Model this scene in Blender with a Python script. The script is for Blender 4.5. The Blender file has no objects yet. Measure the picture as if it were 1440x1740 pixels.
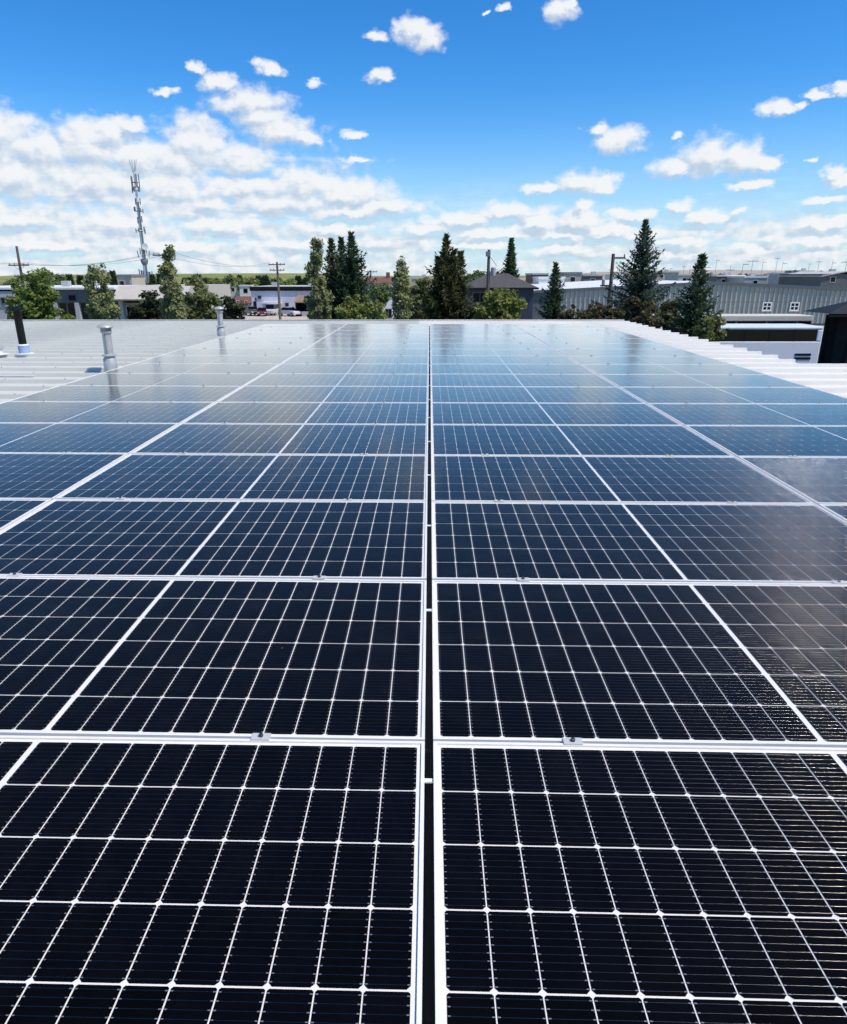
import bpy, bmesh, math, random
import numpy as np
from mathutils import Vector, Matrix

scene = bpy.context.scene
COL = scene.collection
R = math.radians

# ---------------------------------------------------------------- camera
ROOF_Z = 5.20                    # top of the flat part of our metal roof
PANEL_Z = 5.33                   # top of the solar panel frames
CAM = Vector((-0.0066, 0.0, PANEL_Z + 1.1867))
FPX, PITCH, YAW, ROLL, CX, CY = 1189.8, 0.32671, 0.02625, -0.00164, 698.3, 870.0

def cam_axes():
    fw = Vector((0, math.cos(PITCH), -math.sin(PITCH)))
    up = Vector((0, math.sin(PITCH), math.cos(PITCH)))
    rt = Vector((1, 0, 0))
    r2 = rt * math.cos(ROLL) + up * math.sin(ROLL)
    u2 = -rt * math.sin(ROLL) + up * math.cos(ROLL)
    m = Matrix.Rotation(YAW, 3, 'Z')
    return m @ r2, m @ u2, m @ fw
RT, UP, FW = cam_axes()
cam_data = bpy.data.cameras.new('camera')
cam = bpy.data.objects.new('camera', cam_data)
COL.objects.link(cam)
cam.matrix_world = Matrix(((RT.x, UP.x, -FW.x, CAM.x), (RT.y, UP.y, -FW.y, CAM.y),
                           (RT.z, UP.z, -FW.z, CAM.z), (0, 0, 0, 1)))
cam_data.sensor_fit = 'HORIZONTAL'
cam_data.sensor_width = 36.0
cam_data.lens = 36.0 * FPX / 1440.0
cam_data.shift_x = (720.0 - CX) / 1440.0
cam_data.clip_start = 0.05
cam_data.clip_end = 9000
scene.camera = cam

def spot(px, py, Y):
    """World point seen at photo position px, py at distance Y along the roof."""
    a = (px - CX) / FPX; b = -(py - CY) / FPX
    d = RT * a + UP * b + FW
    return CAM + d * ((Y - CAM.y) / d.y)

# ---------------------------------------------------------------- sun, sky, exposure
SUN_EL, SUN_AZ = 59.0, 114.0     # azimuth clockwise from +Y
S = Vector((math.cos(R(SUN_EL)) * math.sin(R(SUN_AZ)), math.cos(R(SUN_EL)) * math.cos(R(SUN_AZ)), math.sin(R(SUN_EL))))
sun_data = bpy.data.lights.new('sun', 'SUN')
sun_data.energy = 4.4
sun_data.angle = R(0.53)
sun_data.color = (1.0, 0.925, 0.80)
sun = bpy.data.objects.new('sun', sun_data)
COL.objects.link(sun)
sun.rotation_euler = S.to_track_quat('Z', 'Y').to_euler()
sun.location = (20, -10, 40)

# cumulus in the sky: azimuth, elevation, half width, height above and below the middle (degrees)
CLOUDS = [
    (17.51,6.96,1.85,0.88,0.62), (19.55,7.41,2.13,1.63,1.23), (21.54,7.23,1.99,1.45,1.05), (23.17,6.93,1.01,0.68,0.52), (12.09,9.56,1.05,0.52,0.41), (13.56,8.85,2.04,1.13,0.82),
    (8.4,6.02,1.66,0.42,0.48), (10.92,6.16,2.17,1.11,0.74), (12.8,6.04,1.34,0.74,0.52), (23.33,10.13,1.29,0.68,0.38), (24.61,10.22,0.59,0.24,0.22), (25.76,10.73,0.79,0.43,0.33),
    (26.95,10.83,0.78,0.57,0.4), (22.38,5.72,1.39,0.48,0.33), (17.35,8.96,0.54,0.3,0.24), (17.98,4.5,1.19,0.69,0.43), (19.64,3.69,1.92,0.78,0.56), (21.69,4.01,0.89,0.32,0.3),
    (26.96,4.51,1.26,0.39,0.28), (27.35,6.2,0.94,0.5,0.39), (28.0,5.68,1.15,0.62,0.51), (25.8,7.08,0.3,0.21,0.19), (26.5,3.12,1.96,0.79,0.49), (28.0,3.36,1.6,0.6,0.57),
    (24.12,2.44,1.26,0.41,0.34), (23.5,1.7,2.4,0.46,0.43), (8.93,16.74,1.2,0.82,0.96), (9.69,17.07,0.51,0.52,0.49), (5.25,16.93,0.48,0.38,0.25), (4.01,16.74,0.35,0.15,0.14),
    (-1.38,15.86,1.34,0.85,0.89), (-0.3,15.39,1.47,0.79,0.82), (-3.65,15.45,1.03,0.47,0.41), (-3.48,13.12,0.95,0.62,0.35), (-18.49,11.68,0.83,0.37,0.31), (-11.33,13.4,1.05,0.61,0.38),
    (-16.4,13.22,0.84,0.48,0.34), (-14.94,12.42,1.72,0.74,0.54), (-12.91,11.26,3.08,1.26,0.88), (-10.75,9.74,2.98,1.31,1.08), (-12.15,10.5,2.23,0.94,0.9), (-8.88,9.34,1.19,0.67,0.54),
    (-5.68,9.58,1.15,0.4,0.29), (-5.51,7.99,1.31,0.32,0.22), (-20.95,9.61,1.36,0.67,0.47), (-8.1,12.56,0.63,0.29,0.24), (-29.4,8.83,2.71,1.66,1.9), (-27.17,7.98,2.65,1.32,1.97),
    (-24.06,8.52,2.46,1.75,2.4), (-22.51,9.14,2.02,0.92,2.0), (-16.95,8.88,2.51,1.98,2.5), (-18.26,7.73,2.58,1.49,2.1), (-13.79,7.8,3.13,1.17,1.11), (-20.79,7.81,2.92,1.3,2.07),
    (-31.41,6.69,5.65,2.81,2.71), (-28.84,6.16,4.84,2.08,1.79), (-23.86,6.03,5.26,2.17,1.66), (-18.86,5.84,3.89,1.8,1.29), (-13.93,6.04,4.07,0.92,1.05), (-9.25,6.13,3.72,1.59,1.15),
    (-6.23,5.6,4.25,1.42,0.99), (-3.16,4.81,3.34,0.97,0.64), (-11.03,5.03,5.56,1.14,0.81), (-5.83,4.4,4.29,0.78,0.55), (-16.54,4.74,3.12,0.93,0.79), (-28.93,3.48,4.55,0.96,0.82),
    (-22.68,3.45,4.6,0.92,0.78), (-15.41,3.38,4.54,0.77,0.63), (-7.63,3.32,3.81,0.59,0.55), (-27.01,2.03,5.54,0.64,0.51), (-18.87,1.93,5.75,0.58,0.54), (-10.33,2.2,5.21,0.5,0.47),
    (-32.56,3.89,4.22,2.5,1.99), (6.11,4.35,3.39,0.87,0.59), (2.17,3.9,3.35,0.78,0.55), (8.33,3.6,2.81,0.87,0.64), (-0.5,3.33,3.38,0.59,0.46), (5.29,3.01,5.23,0.59,0.46),
    (11.03,4.67,0.91,0.66,0.89), (11.11,3.64,2.02,1.43,0.81), (13.06,3.05,2.9,0.86,0.63), (14.83,4.04,2.03,0.52,0.4), (10.1,2.76,2.79,0.68,0.46), (15.97,2.76,2.2,0.67,0.45),
    (18.05,2.17,3.02,0.47,0.4), (-3.64,2.34,3.88,0.45,0.42), (3.1,2.07,4.82,0.45,0.42), (11.03,1.77,5.1,0.44,0.42), (19.34,1.36,4.26,0.38,0.36), (27.36,2.08,2.61,0.53,0.37),
]

world = bpy.data.worlds.new('World')
scene.world = world
world.use_nodes = True

def build_world():
    nt = world.node_tree; nt.nodes.clear()
    def mk(tree, typ, **kw):
        n = tree.nodes.new(typ)
        for k, v in kw.items(): setattr(n, k, v)
        return n
    def sock(tree, s, v):
        if hasattr(v, 'is_output') or isinstance(v, bpy.types.NodeSocket): tree.links.new(v, s)
        else: s.default_value = v
    def M(tree, op, a, b=0.0, c=0.0, clamp=False):
        n = mk(tree, 'ShaderNodeMath', operation=op, use_clamp=clamp)
        sock(tree, n.inputs[0], a); sock(tree, n.inputs[1], b); sock(tree, n.inputs[2], c)
        return n.outputs[0]
    def V(tree, op, a, b=(0, 0, 0)):
        n = mk(tree, 'ShaderNodeVectorMath', operation=op)
        sock(tree, n.inputs[0], a); sock(tree, n.inputs[1], b)
        return n.outputs['Value'] if op == 'LENGTH' else n.outputs['Vector']
    def smooth(tree, v, lo, hi):
        n = mk(tree, 'ShaderNodeMapRange', interpolation_type='SMOOTHSTEP')
        sock(tree, n.inputs['Value'], v)
        n.inputs['From Min'].default_value = lo; n.inputs['From Max'].default_value = hi
        return n.outputs['Result']
    def noise(tree, vec, scale, detail, rough=0.55, dist=0.0):
        n = mk(tree, 'ShaderNodeTexNoise')
        n.noise_dimensions = '2D'
        sock(tree, n.inputs['Vector'], vec)
        n.inputs['Scale'].default_value = scale; n.inputs['Detail'].default_value = detail
        n.inputs['Roughness'].default_value = rough; n.inputs['Distortion'].default_value = dist
        return n
    # --- direction to azimuth / elevation in degrees
    tc = mk(nt, 'ShaderNodeTexCoord')
    sp = mk(nt, 'ShaderNodeSeparateXYZ'); nt.links.new(tc.outputs['Generated'], sp.inputs[0])
    az = M(nt, 'MULTIPLY', M(nt, 'ARCTAN2', sp.outputs[0], sp.outputs[1]), 57.29578)
    el = M(nt, 'MULTIPLY', M(nt, 'ARCSINE', sp.outputs[2]), 57.29578)
    cb = mk(nt, 'ShaderNodeCombineXYZ'); nt.links.new(az, cb.inputs[0]); nt.links.new(el, cb.inputs[1])
    P0 = cb.outputs[0]; P1 = V(nt, 'ADD', P0, (0.30, 0.55, 0))
    w1 = noise(nt, V(nt, 'MULTIPLY', P0, (1, 1.5, 1)), 0.50, 4, 0.62)
    off = V(nt, 'MULTIPLY', V(nt, 'SUBTRACT', w1.outputs['Color'], (.5, .5, .5)), (2.5, 1.1, 0))
    fine0 = noise(nt, V(nt, 'MULTIPLY', P0, (1, 1.35, 1)), 0.9, 5, 0.5)
    fine1 = noise(nt, V(nt, 'MULTIPLY', P1, (1, 1.35, 1)), 0.9, 2, 0.5)
    def grain(n): return M(nt, 'MULTIPLY', M(nt, 'SUBTRACT', n.outputs['Fac'], 0.5), 0.82)
    g0 = grain(fine0); g1 = grain(fine1)
    Q0 = V(nt, 'ADD', P0, off); Q1 = V(nt, 'ADD', P1, off)
    # --- clear sky and thin level streaks of cloud low in it
    sky = mk(nt, 'ShaderNodeTexSky', sky_type='NISHITA', sun_disc=False)
    sky.sun_elevation = R(SUN_EL); sky.sun_rotation = R(SUN_AZ)
    sky.altitude = 1000; sky.air_density = 1.0; sky.dust_density = 0.1; sky.ozone_density = 2.5
    hs = mk(nt, 'ShaderNodeHueSaturation')
    hs.inputs['Saturation'].default_value = 1.34; hs.inputs['Value'].default_value = 0.98
    nt.links.new(sky.outputs[0], hs.inputs['Color'])
    tint = mk(nt, 'ShaderNodeMix', data_type='RGBA', blend_type='MULTIPLY')
    tint.inputs['Factor'].default_value = 1.0
    nt.links.new(hs.outputs[0], tint.inputs[6]); tint.inputs[7].default_value = (0.60, 0.96, 1.16, 1)
    st = noise(nt, V(nt, 'MULTIPLY', P0, (0.10, 1.15, 1)), 1.0, 4, 0.6)
    low = M(nt, 'SUBTRACT', 1.0, smooth(nt, el, 1.0, 8.5))
    leftish = M(nt, 'ADD', 0.55, M(nt, 'MULTIPLY', 0.45, smooth(nt, M(nt, 'MULTIPLY', az, -1.0), -8, 14)))
    streak = M(nt, 'MULTIPLY', M(nt, 'MULTIPLY', smooth(nt, M(nt, 'ADD', st.outputs['Fac'], M(nt, 'MULTIPLY', low, 0.16)), 0.40, 0.76), low), M(nt, 'MULTIPLY', leftish, 0.85))
    haze = mk(nt, 'ShaderNodeMix', data_type='RGBA')
    nt.links.new(M(nt, 'MULTIPLY', M(nt, 'POWER', M(nt, 'SUBTRACT', 1.0, smooth(nt, el, -1.0, 15.0)), 1.8), 0.85), haze.inputs['Factor'])
    nt.links.new(tint.outputs[2], haze.inputs[6]); haze.inputs[7].default_value = (3.9, 5.0, 5.8, 1)
    # the hazy bank that fills the left and the foot of the sky
    bank = M(nt, 'MAXIMUM', M(nt, 'MULTIPLY', smooth(nt, M(nt, 'MULTIPLY', az, -1.0), -1.0, 13.0), M(nt, 'SUBTRACT', 1.0, smooth(nt, el, 6.5, 10.5))),
             M(nt, 'MULTIPLY', M(nt, 'SUBTRACT', 1.0, smooth(nt, el, 2.6, 5.2)), 0.85))
    bankf = M(nt, 'SUBTRACT', M(nt, 'MULTIPLY', bank, M(nt, 'ADD', 0.80, M(nt, 'MULTIPLY', M(nt, 'SUBTRACT', st.outputs['Fac'], 0.5), 1.9))), 0.40)
    def finish(F0, F1):
        F0 = M(nt, 'SMOOTH_MAX', F0, bankf, 0.25); F1 = M(nt, 'SMOOTH_MAX', F1, bankf, 0.25)
        f0 = M(nt, 'ADD', F0, g0); f1 = M(nt, 'ADD', F1, g1)
        light = smooth(nt, M(nt, 'SUBTRACT', f0, f1), -0.50, 0.34)
        mask = M(nt, 'MAXIMUM', M(nt, 'MULTIPLY', smooth(nt, f0, -0.20, 0.56), 0.96), streak, clamp=True)
        cc = mk(nt, 'ShaderNodeMix', data_type='RGBA')
        nt.links.new(light, cc.inputs['Factor'])
        cc.inputs[6].default_value = (3.5, 4.25, 5.2, 1); cc.inputs[7].default_value = (6.1, 6.2, 6.3, 1)
        mx = mk(nt, 'ShaderNodeMix', data_type='RGBA')
        nt.links.new(mask, mx.inputs['Factor'])
        nt.links.new(haze.outputs[2], mx.inputs[6]); nt.links.new(cc.outputs[2], mx.inputs[7])
        bg = mk(nt, 'ShaderNodeBackground'); bg.inputs['Strength'].default_value = 0.15
        nt.links.new(mx.outputs[2], bg.inputs['Color'])
        return bg.outputs[0]
    def leaf(a0, a1, e0, e1):
        """Clouds of one stretch of sky (only those that reach into it, so the sky stays quick to evaluate)."""
        use = [c for c in CLOUDS if c[0] + 1.5 * c[2] + 1.0 > a0 and c[0] - 1.5 * c[2] - 1.3 < a1 and c[1] + 1.5 * c[3] + .5 > e0 and c[1] - 1.5 * c[4] - 1.0 < e1]
        g = bpy.data.node_groups.new('cumulus', 'ShaderNodeTree')
        for n in ('Q0', 'Q1'): g.interface.new_socket(n, in_out='INPUT', socket_type='NodeSocketVector')
        for n in ('F0', 'F1'): g.interface.new_socket(n, in_out='OUTPUT', socket_type='NodeSocketFloat')
        gi = mk(g, 'NodeGroupInput'); go = mk(g, 'NodeGroupOutput')
        for q in (0, 1):
            F = None
            for (a, e, rx, ru, rd) in use:
                d = V(g, 'SUBTRACT', gi.outputs[q], (a, e, 0))
                A = V(g, 'MULTIPLY', d, (1 / rx, 1 / ru, 0)); B = V(g, 'MULTIPLY', d, (-1 / rx, -1 / rd, 0))
                f = M(g, 'SUBTRACT', 1.0, V(g, 'LENGTH', V(g, 'MAXIMUM', A, B)))
                F = f if F is None else M(g, 'SMOOTH_MAX', F, f, 0.18)
            sock(g, go.inputs[q], M(g, 'MAXIMUM', F, -1.5) if F is not None else -1.5)
        n = mk(nt, 'ShaderNodeGroup'); n.node_tree = g
        nt.links.new(Q0, n.inputs[0]); nt.links.new(Q1, n.inputs[1])
        return finish(n.outputs[0], n.outputs[1])
    def mixs(fac, a, b):
        n = mk(nt, 'ShaderNodeMixShader'); nt.links.new(fac, n.inputs[0])
        nt.links.new(a, n.inputs[1]); nt.links.new(b, n.inputs[2]); return n.outputs[0]
    def tree(a0, a1, e0, e1, na, ne):
        if na > 1:
            m = a0 + (a1 - a0) * (na // 2) / na
            return mixs(M(nt, 'LESS_THAN', az, m), tree(m, a1, e0, e1, na - na // 2, ne), tree(a0, m, e0, e1, na // 2, ne))
        if ne > 1:
            m = e0 + (e1 - e0) * (ne // 2) / ne
            return mixs(M(nt, 'LESS_THAN', el, m), tree(a0, a1, m, e1, na, ne - ne // 2), tree(a0, a1, e0, m, na, ne // 2))
        return leaf(a0, a1, e0, e1)
    # the same scattered fair-weather cloud carried on over the rest of the sky
    nb = noise(nt, V(nt, 'MULTIPLY', Q0, (1, 2.0, 1)), 0.075, 2, 0.5)
    outside = M(nt, 'MAXIMUM', smooth(nt, M(nt, 'ABSOLUTE', az), 42, 52), smooth(nt, el, 20, 26))
    gen = M(nt, 'SUBTRACT', M(nt, 'MULTIPLY', M(nt, 'SUBTRACT', nb.outputs['Fac'], 0.69), 6.0), M(nt, 'MULTIPLY', M(nt, 'SUBTRACT', 1.0, outside), 4.0))
    rest = finish(gen, gen)
    inside = M(nt, 'MULTIPLY', M(nt, 'LESS_THAN', M(nt, 'ABSOLUTE', az), 42.0), M(nt, 'LESS_THAN', el, 20.0))
    out = mk(nt, 'ShaderNodeOutputWorld')
    nt.links.new(mixs(inside, rest, tree(-42, 42, 0, 20, 12, 4)), out.inputs['Surface'])
    world.cycles.sampling_method = 'MANUAL'; world.cycles.sample_map_resolution = 512
build_world()
vs = scene.view_settings
vs.view_transform = 'Standard'; vs.look = 'None'; vs.gamma = 1.0; vs.exposure = 0.0; vs.use_curve_mapping = False

# ---------------------------------------------------------------- materials
def mat(name, color, rough=0.6, metal=0.0, var=0.0, scale=6.0, bump=0.0, bscale=40.0, spec=0.5, stretch=(1, 1, 1), color2=None, tex='Object'):
    """Principled material with a noisy colour (color to color2, or +-var) and a fine bump."""
    m = bpy.data.materials.new(name); m.use_nodes = True
    nt = m.node_tree; b = nt.nodes['Principled BSDF']
    b.inputs['Base Color'].default_value = (*color, 1); b.inputs['Roughness'].default_value = rough
    b.inputs['Metallic'].default_value = metal; b.inputs['Specular IOR Level'].default_value = spec
    if var or bump or color2:
        tc = nt.nodes.new('ShaderNodeTexCoord'); mp = nt.nodes.new('ShaderNodeMapping')
        mp.inputs['Scale'].default_value = stretch
        nt.links.new(tc.outputs[tex], mp.inputs[0])
    if var or color2:
        n = nt.nodes.new('ShaderNodeTexNoise'); n.inputs['Scale'].default_value = scale
        n.inputs['Detail'].default_value = 5; n.inputs['Roughness'].default_value = 0.6
        nt.links.new(mp.outputs[0], n.inputs['Vector'])
        r = nt.nodes.new('ShaderNodeValToRGB')
        c1 = color if color2 else tuple(c * (1 - var) for c in color)
        c2 = color2 if color2 else tuple(min(1, c * (1 + var)) for c in color)
        r.color_ramp.elements[0].position = 0.33; r.color_ramp.elements[1].position = 0.67
        r.color_ramp.elements[0].color = (*c1, 1); r.color_ramp.elements[1].color = (*c2, 1)
        nt.links.new(n.outputs['Fac'], r.inputs[0]); nt.links.new(r.outputs[0], b.inputs['Base Color'])
    if bump:
        n2 = nt.nodes.new('ShaderNodeTexNoise'); n2.inputs['Scale'].default_value = bscale; n2.inputs['Detail'].default_value = 3
        nt.links.new(mp.outputs[0], n2.inputs['Vector'])
        bp = nt.nodes.new('ShaderNodeBump'); bp.inputs['Strength'].default_value = bump; bp.inputs['Distance'].default_value = 0.02
        nt.links.new(n2.outputs['Fac'], bp.inputs['Height']); nt.links.new(bp.outputs[0], b.inputs['Normal'])
    return m

def leaf_mat(name, c1, c2, rough=0.55):
    m = mat(name, c1, rough=rough, color2=c2, scale=1.3, spec=0.3)
    nt = m.node_tree; b = nt.nodes['Principled BSDF']
    out = [n for n in nt.nodes if n.type == 'OUTPUT_MATERIAL'][0]
    tr = nt.nodes.new('ShaderNodeBsdfTranslucent'); mix = nt.nodes.new('ShaderNodeMixShader')
    src = b.inputs['Base Color'].links[0].from_socket
    nt.links.new(src, tr.inputs['Color']); mix.inputs[0].default_value = 0.40
    nt.links.new(b.outputs[0], mix.inputs[1]); nt.links.new(tr.outputs[0], mix.inputs[2])
    nt.links.new(mix.outputs[0], out.inputs['Surface'])
    return m

MAT = {}
def glass_cover():
    m = bpy.data.materials.new('solar_glass'); m.use_nodes = True
    nt = m.node_tree; nt.nodes.clear()
    out = nt.nodes.new('ShaderNodeOutputMaterial')
    tr = nt.nodes.new('ShaderNodeBsdfTransparent'); gl = nt.nodes.new('ShaderNodeBsdfGlossy')
    gl.inputs['Roughness'].default_value = 0.135; gl.inputs['Color'].default_value = (1.0, .975, .88, 1)
    # anti-reflective glass: next to nothing head on, mirror-like at grazing angles
    lw = nt.nodes.new('ShaderNodeLayerWeight'); lw.inputs['Blend'].default_value = 0.5
    fr = nt.nodes.new('ShaderNodeMath'); fr.operation = 'POWER'; fr.inputs[1].default_value = 7.4
    fm = nt.nodes.new('ShaderNodeMath'); fm.operation = 'MULTIPLY'; fm.inputs[1].default_value = 1.75; fm.use_clamp = True
    nt.links.new(fr.outputs[0], fm.inputs[0])
    nt.links.new(lw.outputs['Facing'], fr.inputs[0])
    tc = nt.nodes.new('ShaderNodeTexCoord')
    oi = nt.nodes.new('ShaderNodeObjectInfo')
    ad = nt.nodes.new('ShaderNodeVectorMath'); ad.operation = 'ADD'
    cb = nt.nodes.new('ShaderNodeCombineXYZ')
    mu = nt.nodes.new('ShaderNodeMath'); mu.operation = 'MULTIPLY'; mu.inputs[1].default_value = 37.0
    nt.links.new(oi.outputs['Random'], mu.inputs[0]); nt.links.new(mu.outputs[0], cb.inputs[0])
    nt.links.new(tc.outputs['Object'], ad.inputs[0]); nt.links.new(cb.outputs[0], ad.inputs[1])
    # tempered glass is never quite flat: a slow ripple and a fine prismatic grain
    n1 = nt.nodes.new('ShaderNodeTexNoise'); n1.inputs['Scale'].default_value = 2.2; n1.inputs['Detail'].default_value = 1
    n2 = nt.nodes.new('ShaderNodeTexNoise'); n2.inputs['Scale'].default_value = 160; n2.inputs['Detail'].default_value = 2
    for n in (n1, n2): nt.links.new(ad.outputs[0], n.inputs['Vector'])
    b1 = nt.nodes.new('ShaderNodeBump'); b1.inputs['Strength'].default_value = 0.20; b1.inputs['Distance'].default_value = 0.006
    b2 = nt.nodes.new('ShaderNodeBump'); b2.inputs['Strength'].default_value = 0.03; b2.inputs['Distance'].default_value = 0.001
    nt.links.new(n1.outputs['Fac'], b1.inputs['Height']); nt.links.new(n2.outputs['Fac'], b2.inputs['Height'])
    nt.links.new(b1.outputs[0], b2.inputs['Normal']); nt.links.new(b2.outputs[0], gl.inputs['Normal'])
    mix = nt.nodes.new('ShaderNodeMixShader')
    nt.links.new(fm.outputs[0], mix.inputs[0]); nt.links.new(tr.outputs[0], mix.inputs[1]); nt.links.new(gl.outputs[0], mix.inputs[2])
    # dust film and dried rain spots
    df = nt.nodes.new('ShaderNodeBsdfDiffuse'); df.inputs['Color'].default_value = (.66, .66, .64, 1)
    n3 = nt.nodes.new('ShaderNodeTexNoise'); n3.inputs['Scale'].default_value = 9; n3.inputs['Detail'].default_value = 8; n3.inputs['Roughness'].default_value = 0.75
    nt.links.new(ad.outputs[0], n3.inputs['Vector'])
    mr = nt.nodes.new('ShaderNodeMapRange'); mr.inputs['From Min'].default_value = 0.46; mr.inputs['From Max'].default_value = 0.80
    mr.inputs['To Min'].default_value = 0.0008; mr.inputs['To Max'].default_value = 0.0024
    nt.links.new(n3.outputs['Fac'], mr.inputs['Value'])
    mx2 = nt.nodes.new('ShaderNodeMixShader')
    # a thin film covers more of the view the flatter one looks along it
    cs = nt.nodes.new('ShaderNodeMath'); cs.operation = 'SUBTRACT'; cs.inputs[0].default_value = 1.02; nt.links.new(lw.outputs['Facing'], cs.inputs[1])
    dv = nt.nodes.new('ShaderNodeMath'); dv.operation = 'DIVIDE'; dv.use_clamp = True
    c2 = nt.nodes.new('ShaderNodeMath'); c2.operation = 'POWER'; c2.inputs[1].default_value = 2.4; nt.links.new(cs.outputs[0], c2.inputs[0])
    nt.links.new(mr.outputs[0], dv.inputs[0]); nt.links.new(c2.outputs[0], dv.inputs[1])
    # scattered dried specks
    vo = nt.nodes.new('ShaderNodeTexVoronoi'); vo.inputs['Scale'].default_value = 14.0; nt.links.new(ad.outputs[0], vo.inputs['Vector'])
    lt = nt.nodes.new('ShaderNodeMath'); lt.operation = 'LESS_THAN'; lt.inputs[1].default_value = 0.045; nt.links.new(vo.outputs['Distance'], lt.inputs[0])
    sc = nt.nodes.new('ShaderNodeSeparateColor'); nt.links.new(vo.outputs['Color'], sc.inputs[0])
    gt = nt.nodes.new('ShaderNodeMath'); gt.operation = 'GREATER_THAN'; gt.inputs[1].default_value = 0.945; nt.links.new(sc.outputs[0], gt.inputs[0])
    sm = nt.nodes.new('ShaderNodeMath'); sm.operation = 'MULTIPLY'; nt.links.new(lt.outputs[0], sm.inputs[0]); nt.links.new(gt.outputs[0], sm.inputs[1])
    sd = nt.nodes.new('ShaderNodeMath'); sd.operation = 'MULTIPLY_ADD'; sd.use_clamp = True; sd.inputs[1].default_value = 0.22
    nt.links.new(sm.outputs[0], sd.inputs[0]); nt.links.new(dv.outputs[0], sd.inputs[2])
    nt.links.new(sd.outputs[0], mx2.inputs[0]); nt.links.new(mix.outputs[0], mx2.inputs[1]); nt.links.new(df.outputs[0], mx2.inputs[2])
    nt.links.new(mx2.outputs[0], out.inputs['Surface'])
    return m
MAT['glass_cover'] = glass_cover()
MAT['frame'] = mat('anodised_frame', (.80, .78, .735), rough=.42, metal=0.0, var=.05, scale=3, bump=.05, bscale=30)
MAT['backsheet'] = mat('white_backsheet', (.78, .76, .715), rough=.55, var=.03, scale=8)
def cell_mat():
    m = mat('silicon_cell', (.0004, .0005, .0010), rough=.5, spec=.03, color2=(.0008, .0010, .0022), scale=5)
    nt = m.node_tree; b = nt.nodes['Principled BSDF']; src = b.inputs['Base Color'].links[0].from_socket
    oi = nt.nodes.new('ShaderNodeObjectInfo'); mx = nt.nodes.new('ShaderNodeMix'); mx.data_type = 'RGBA'
    nt.links.new(oi.outputs['Random'], mx.inputs[0]); nt.links.new(src, mx.inputs[6]); mx.inputs[7].default_value = (.0010, .0012, .0034, 1)
    nt.links.new(mx.outputs[2], b.inputs['Base Color'])
    return m
MAT['cell'] = cell_mat()
MAT['wire'] = mat('tinned_wire', (.14, .138, .138), rough=.18, metal=1.0)
MAT['pad'] = mat('solder_pad', (.30, .30, .31), rough=.4, metal=.5)
MAT['roof_grey'] = mat('weathered_metal_roof', (.53, .53, .475), rough=.55, metal=.0, color2=(.68, .67, .60), scale=1.1, stretch=(.25, 2, 1), bump=.03, bscale=8)
MAT['roof_white'] = mat('white_metal_roof', (.74, .71, .645), rough=.5, color2=(.82, .79, .715), scale=1.5, stretch=(.4, 2, 1), bump=.03, bscale=8)
MAT['galv'] = mat('galvanised_steel', (.44, .45, .435), rough=.45, metal=.2, var=.12, scale=14)
MAT['galv_dark'] = mat('weathered_steel', (.26, .28, .29), rough=.5, metal=.5, var=.15, scale=12)
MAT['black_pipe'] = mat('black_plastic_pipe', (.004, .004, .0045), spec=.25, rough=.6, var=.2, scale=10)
MAT['blue_sleeve'] = mat('pale_blue_sleeve', (.30, .42, .62), rough=.6, var=.08, scale=10)
MAT['white_rubber'] = mat('white_flashing', (.76, .77, .77), rough=.5, var=.05, scale=10)
MAT['steel_dark'] = mat('dark_bolt', (.08, .085, .09), rough=.4, metal=.8)

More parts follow.
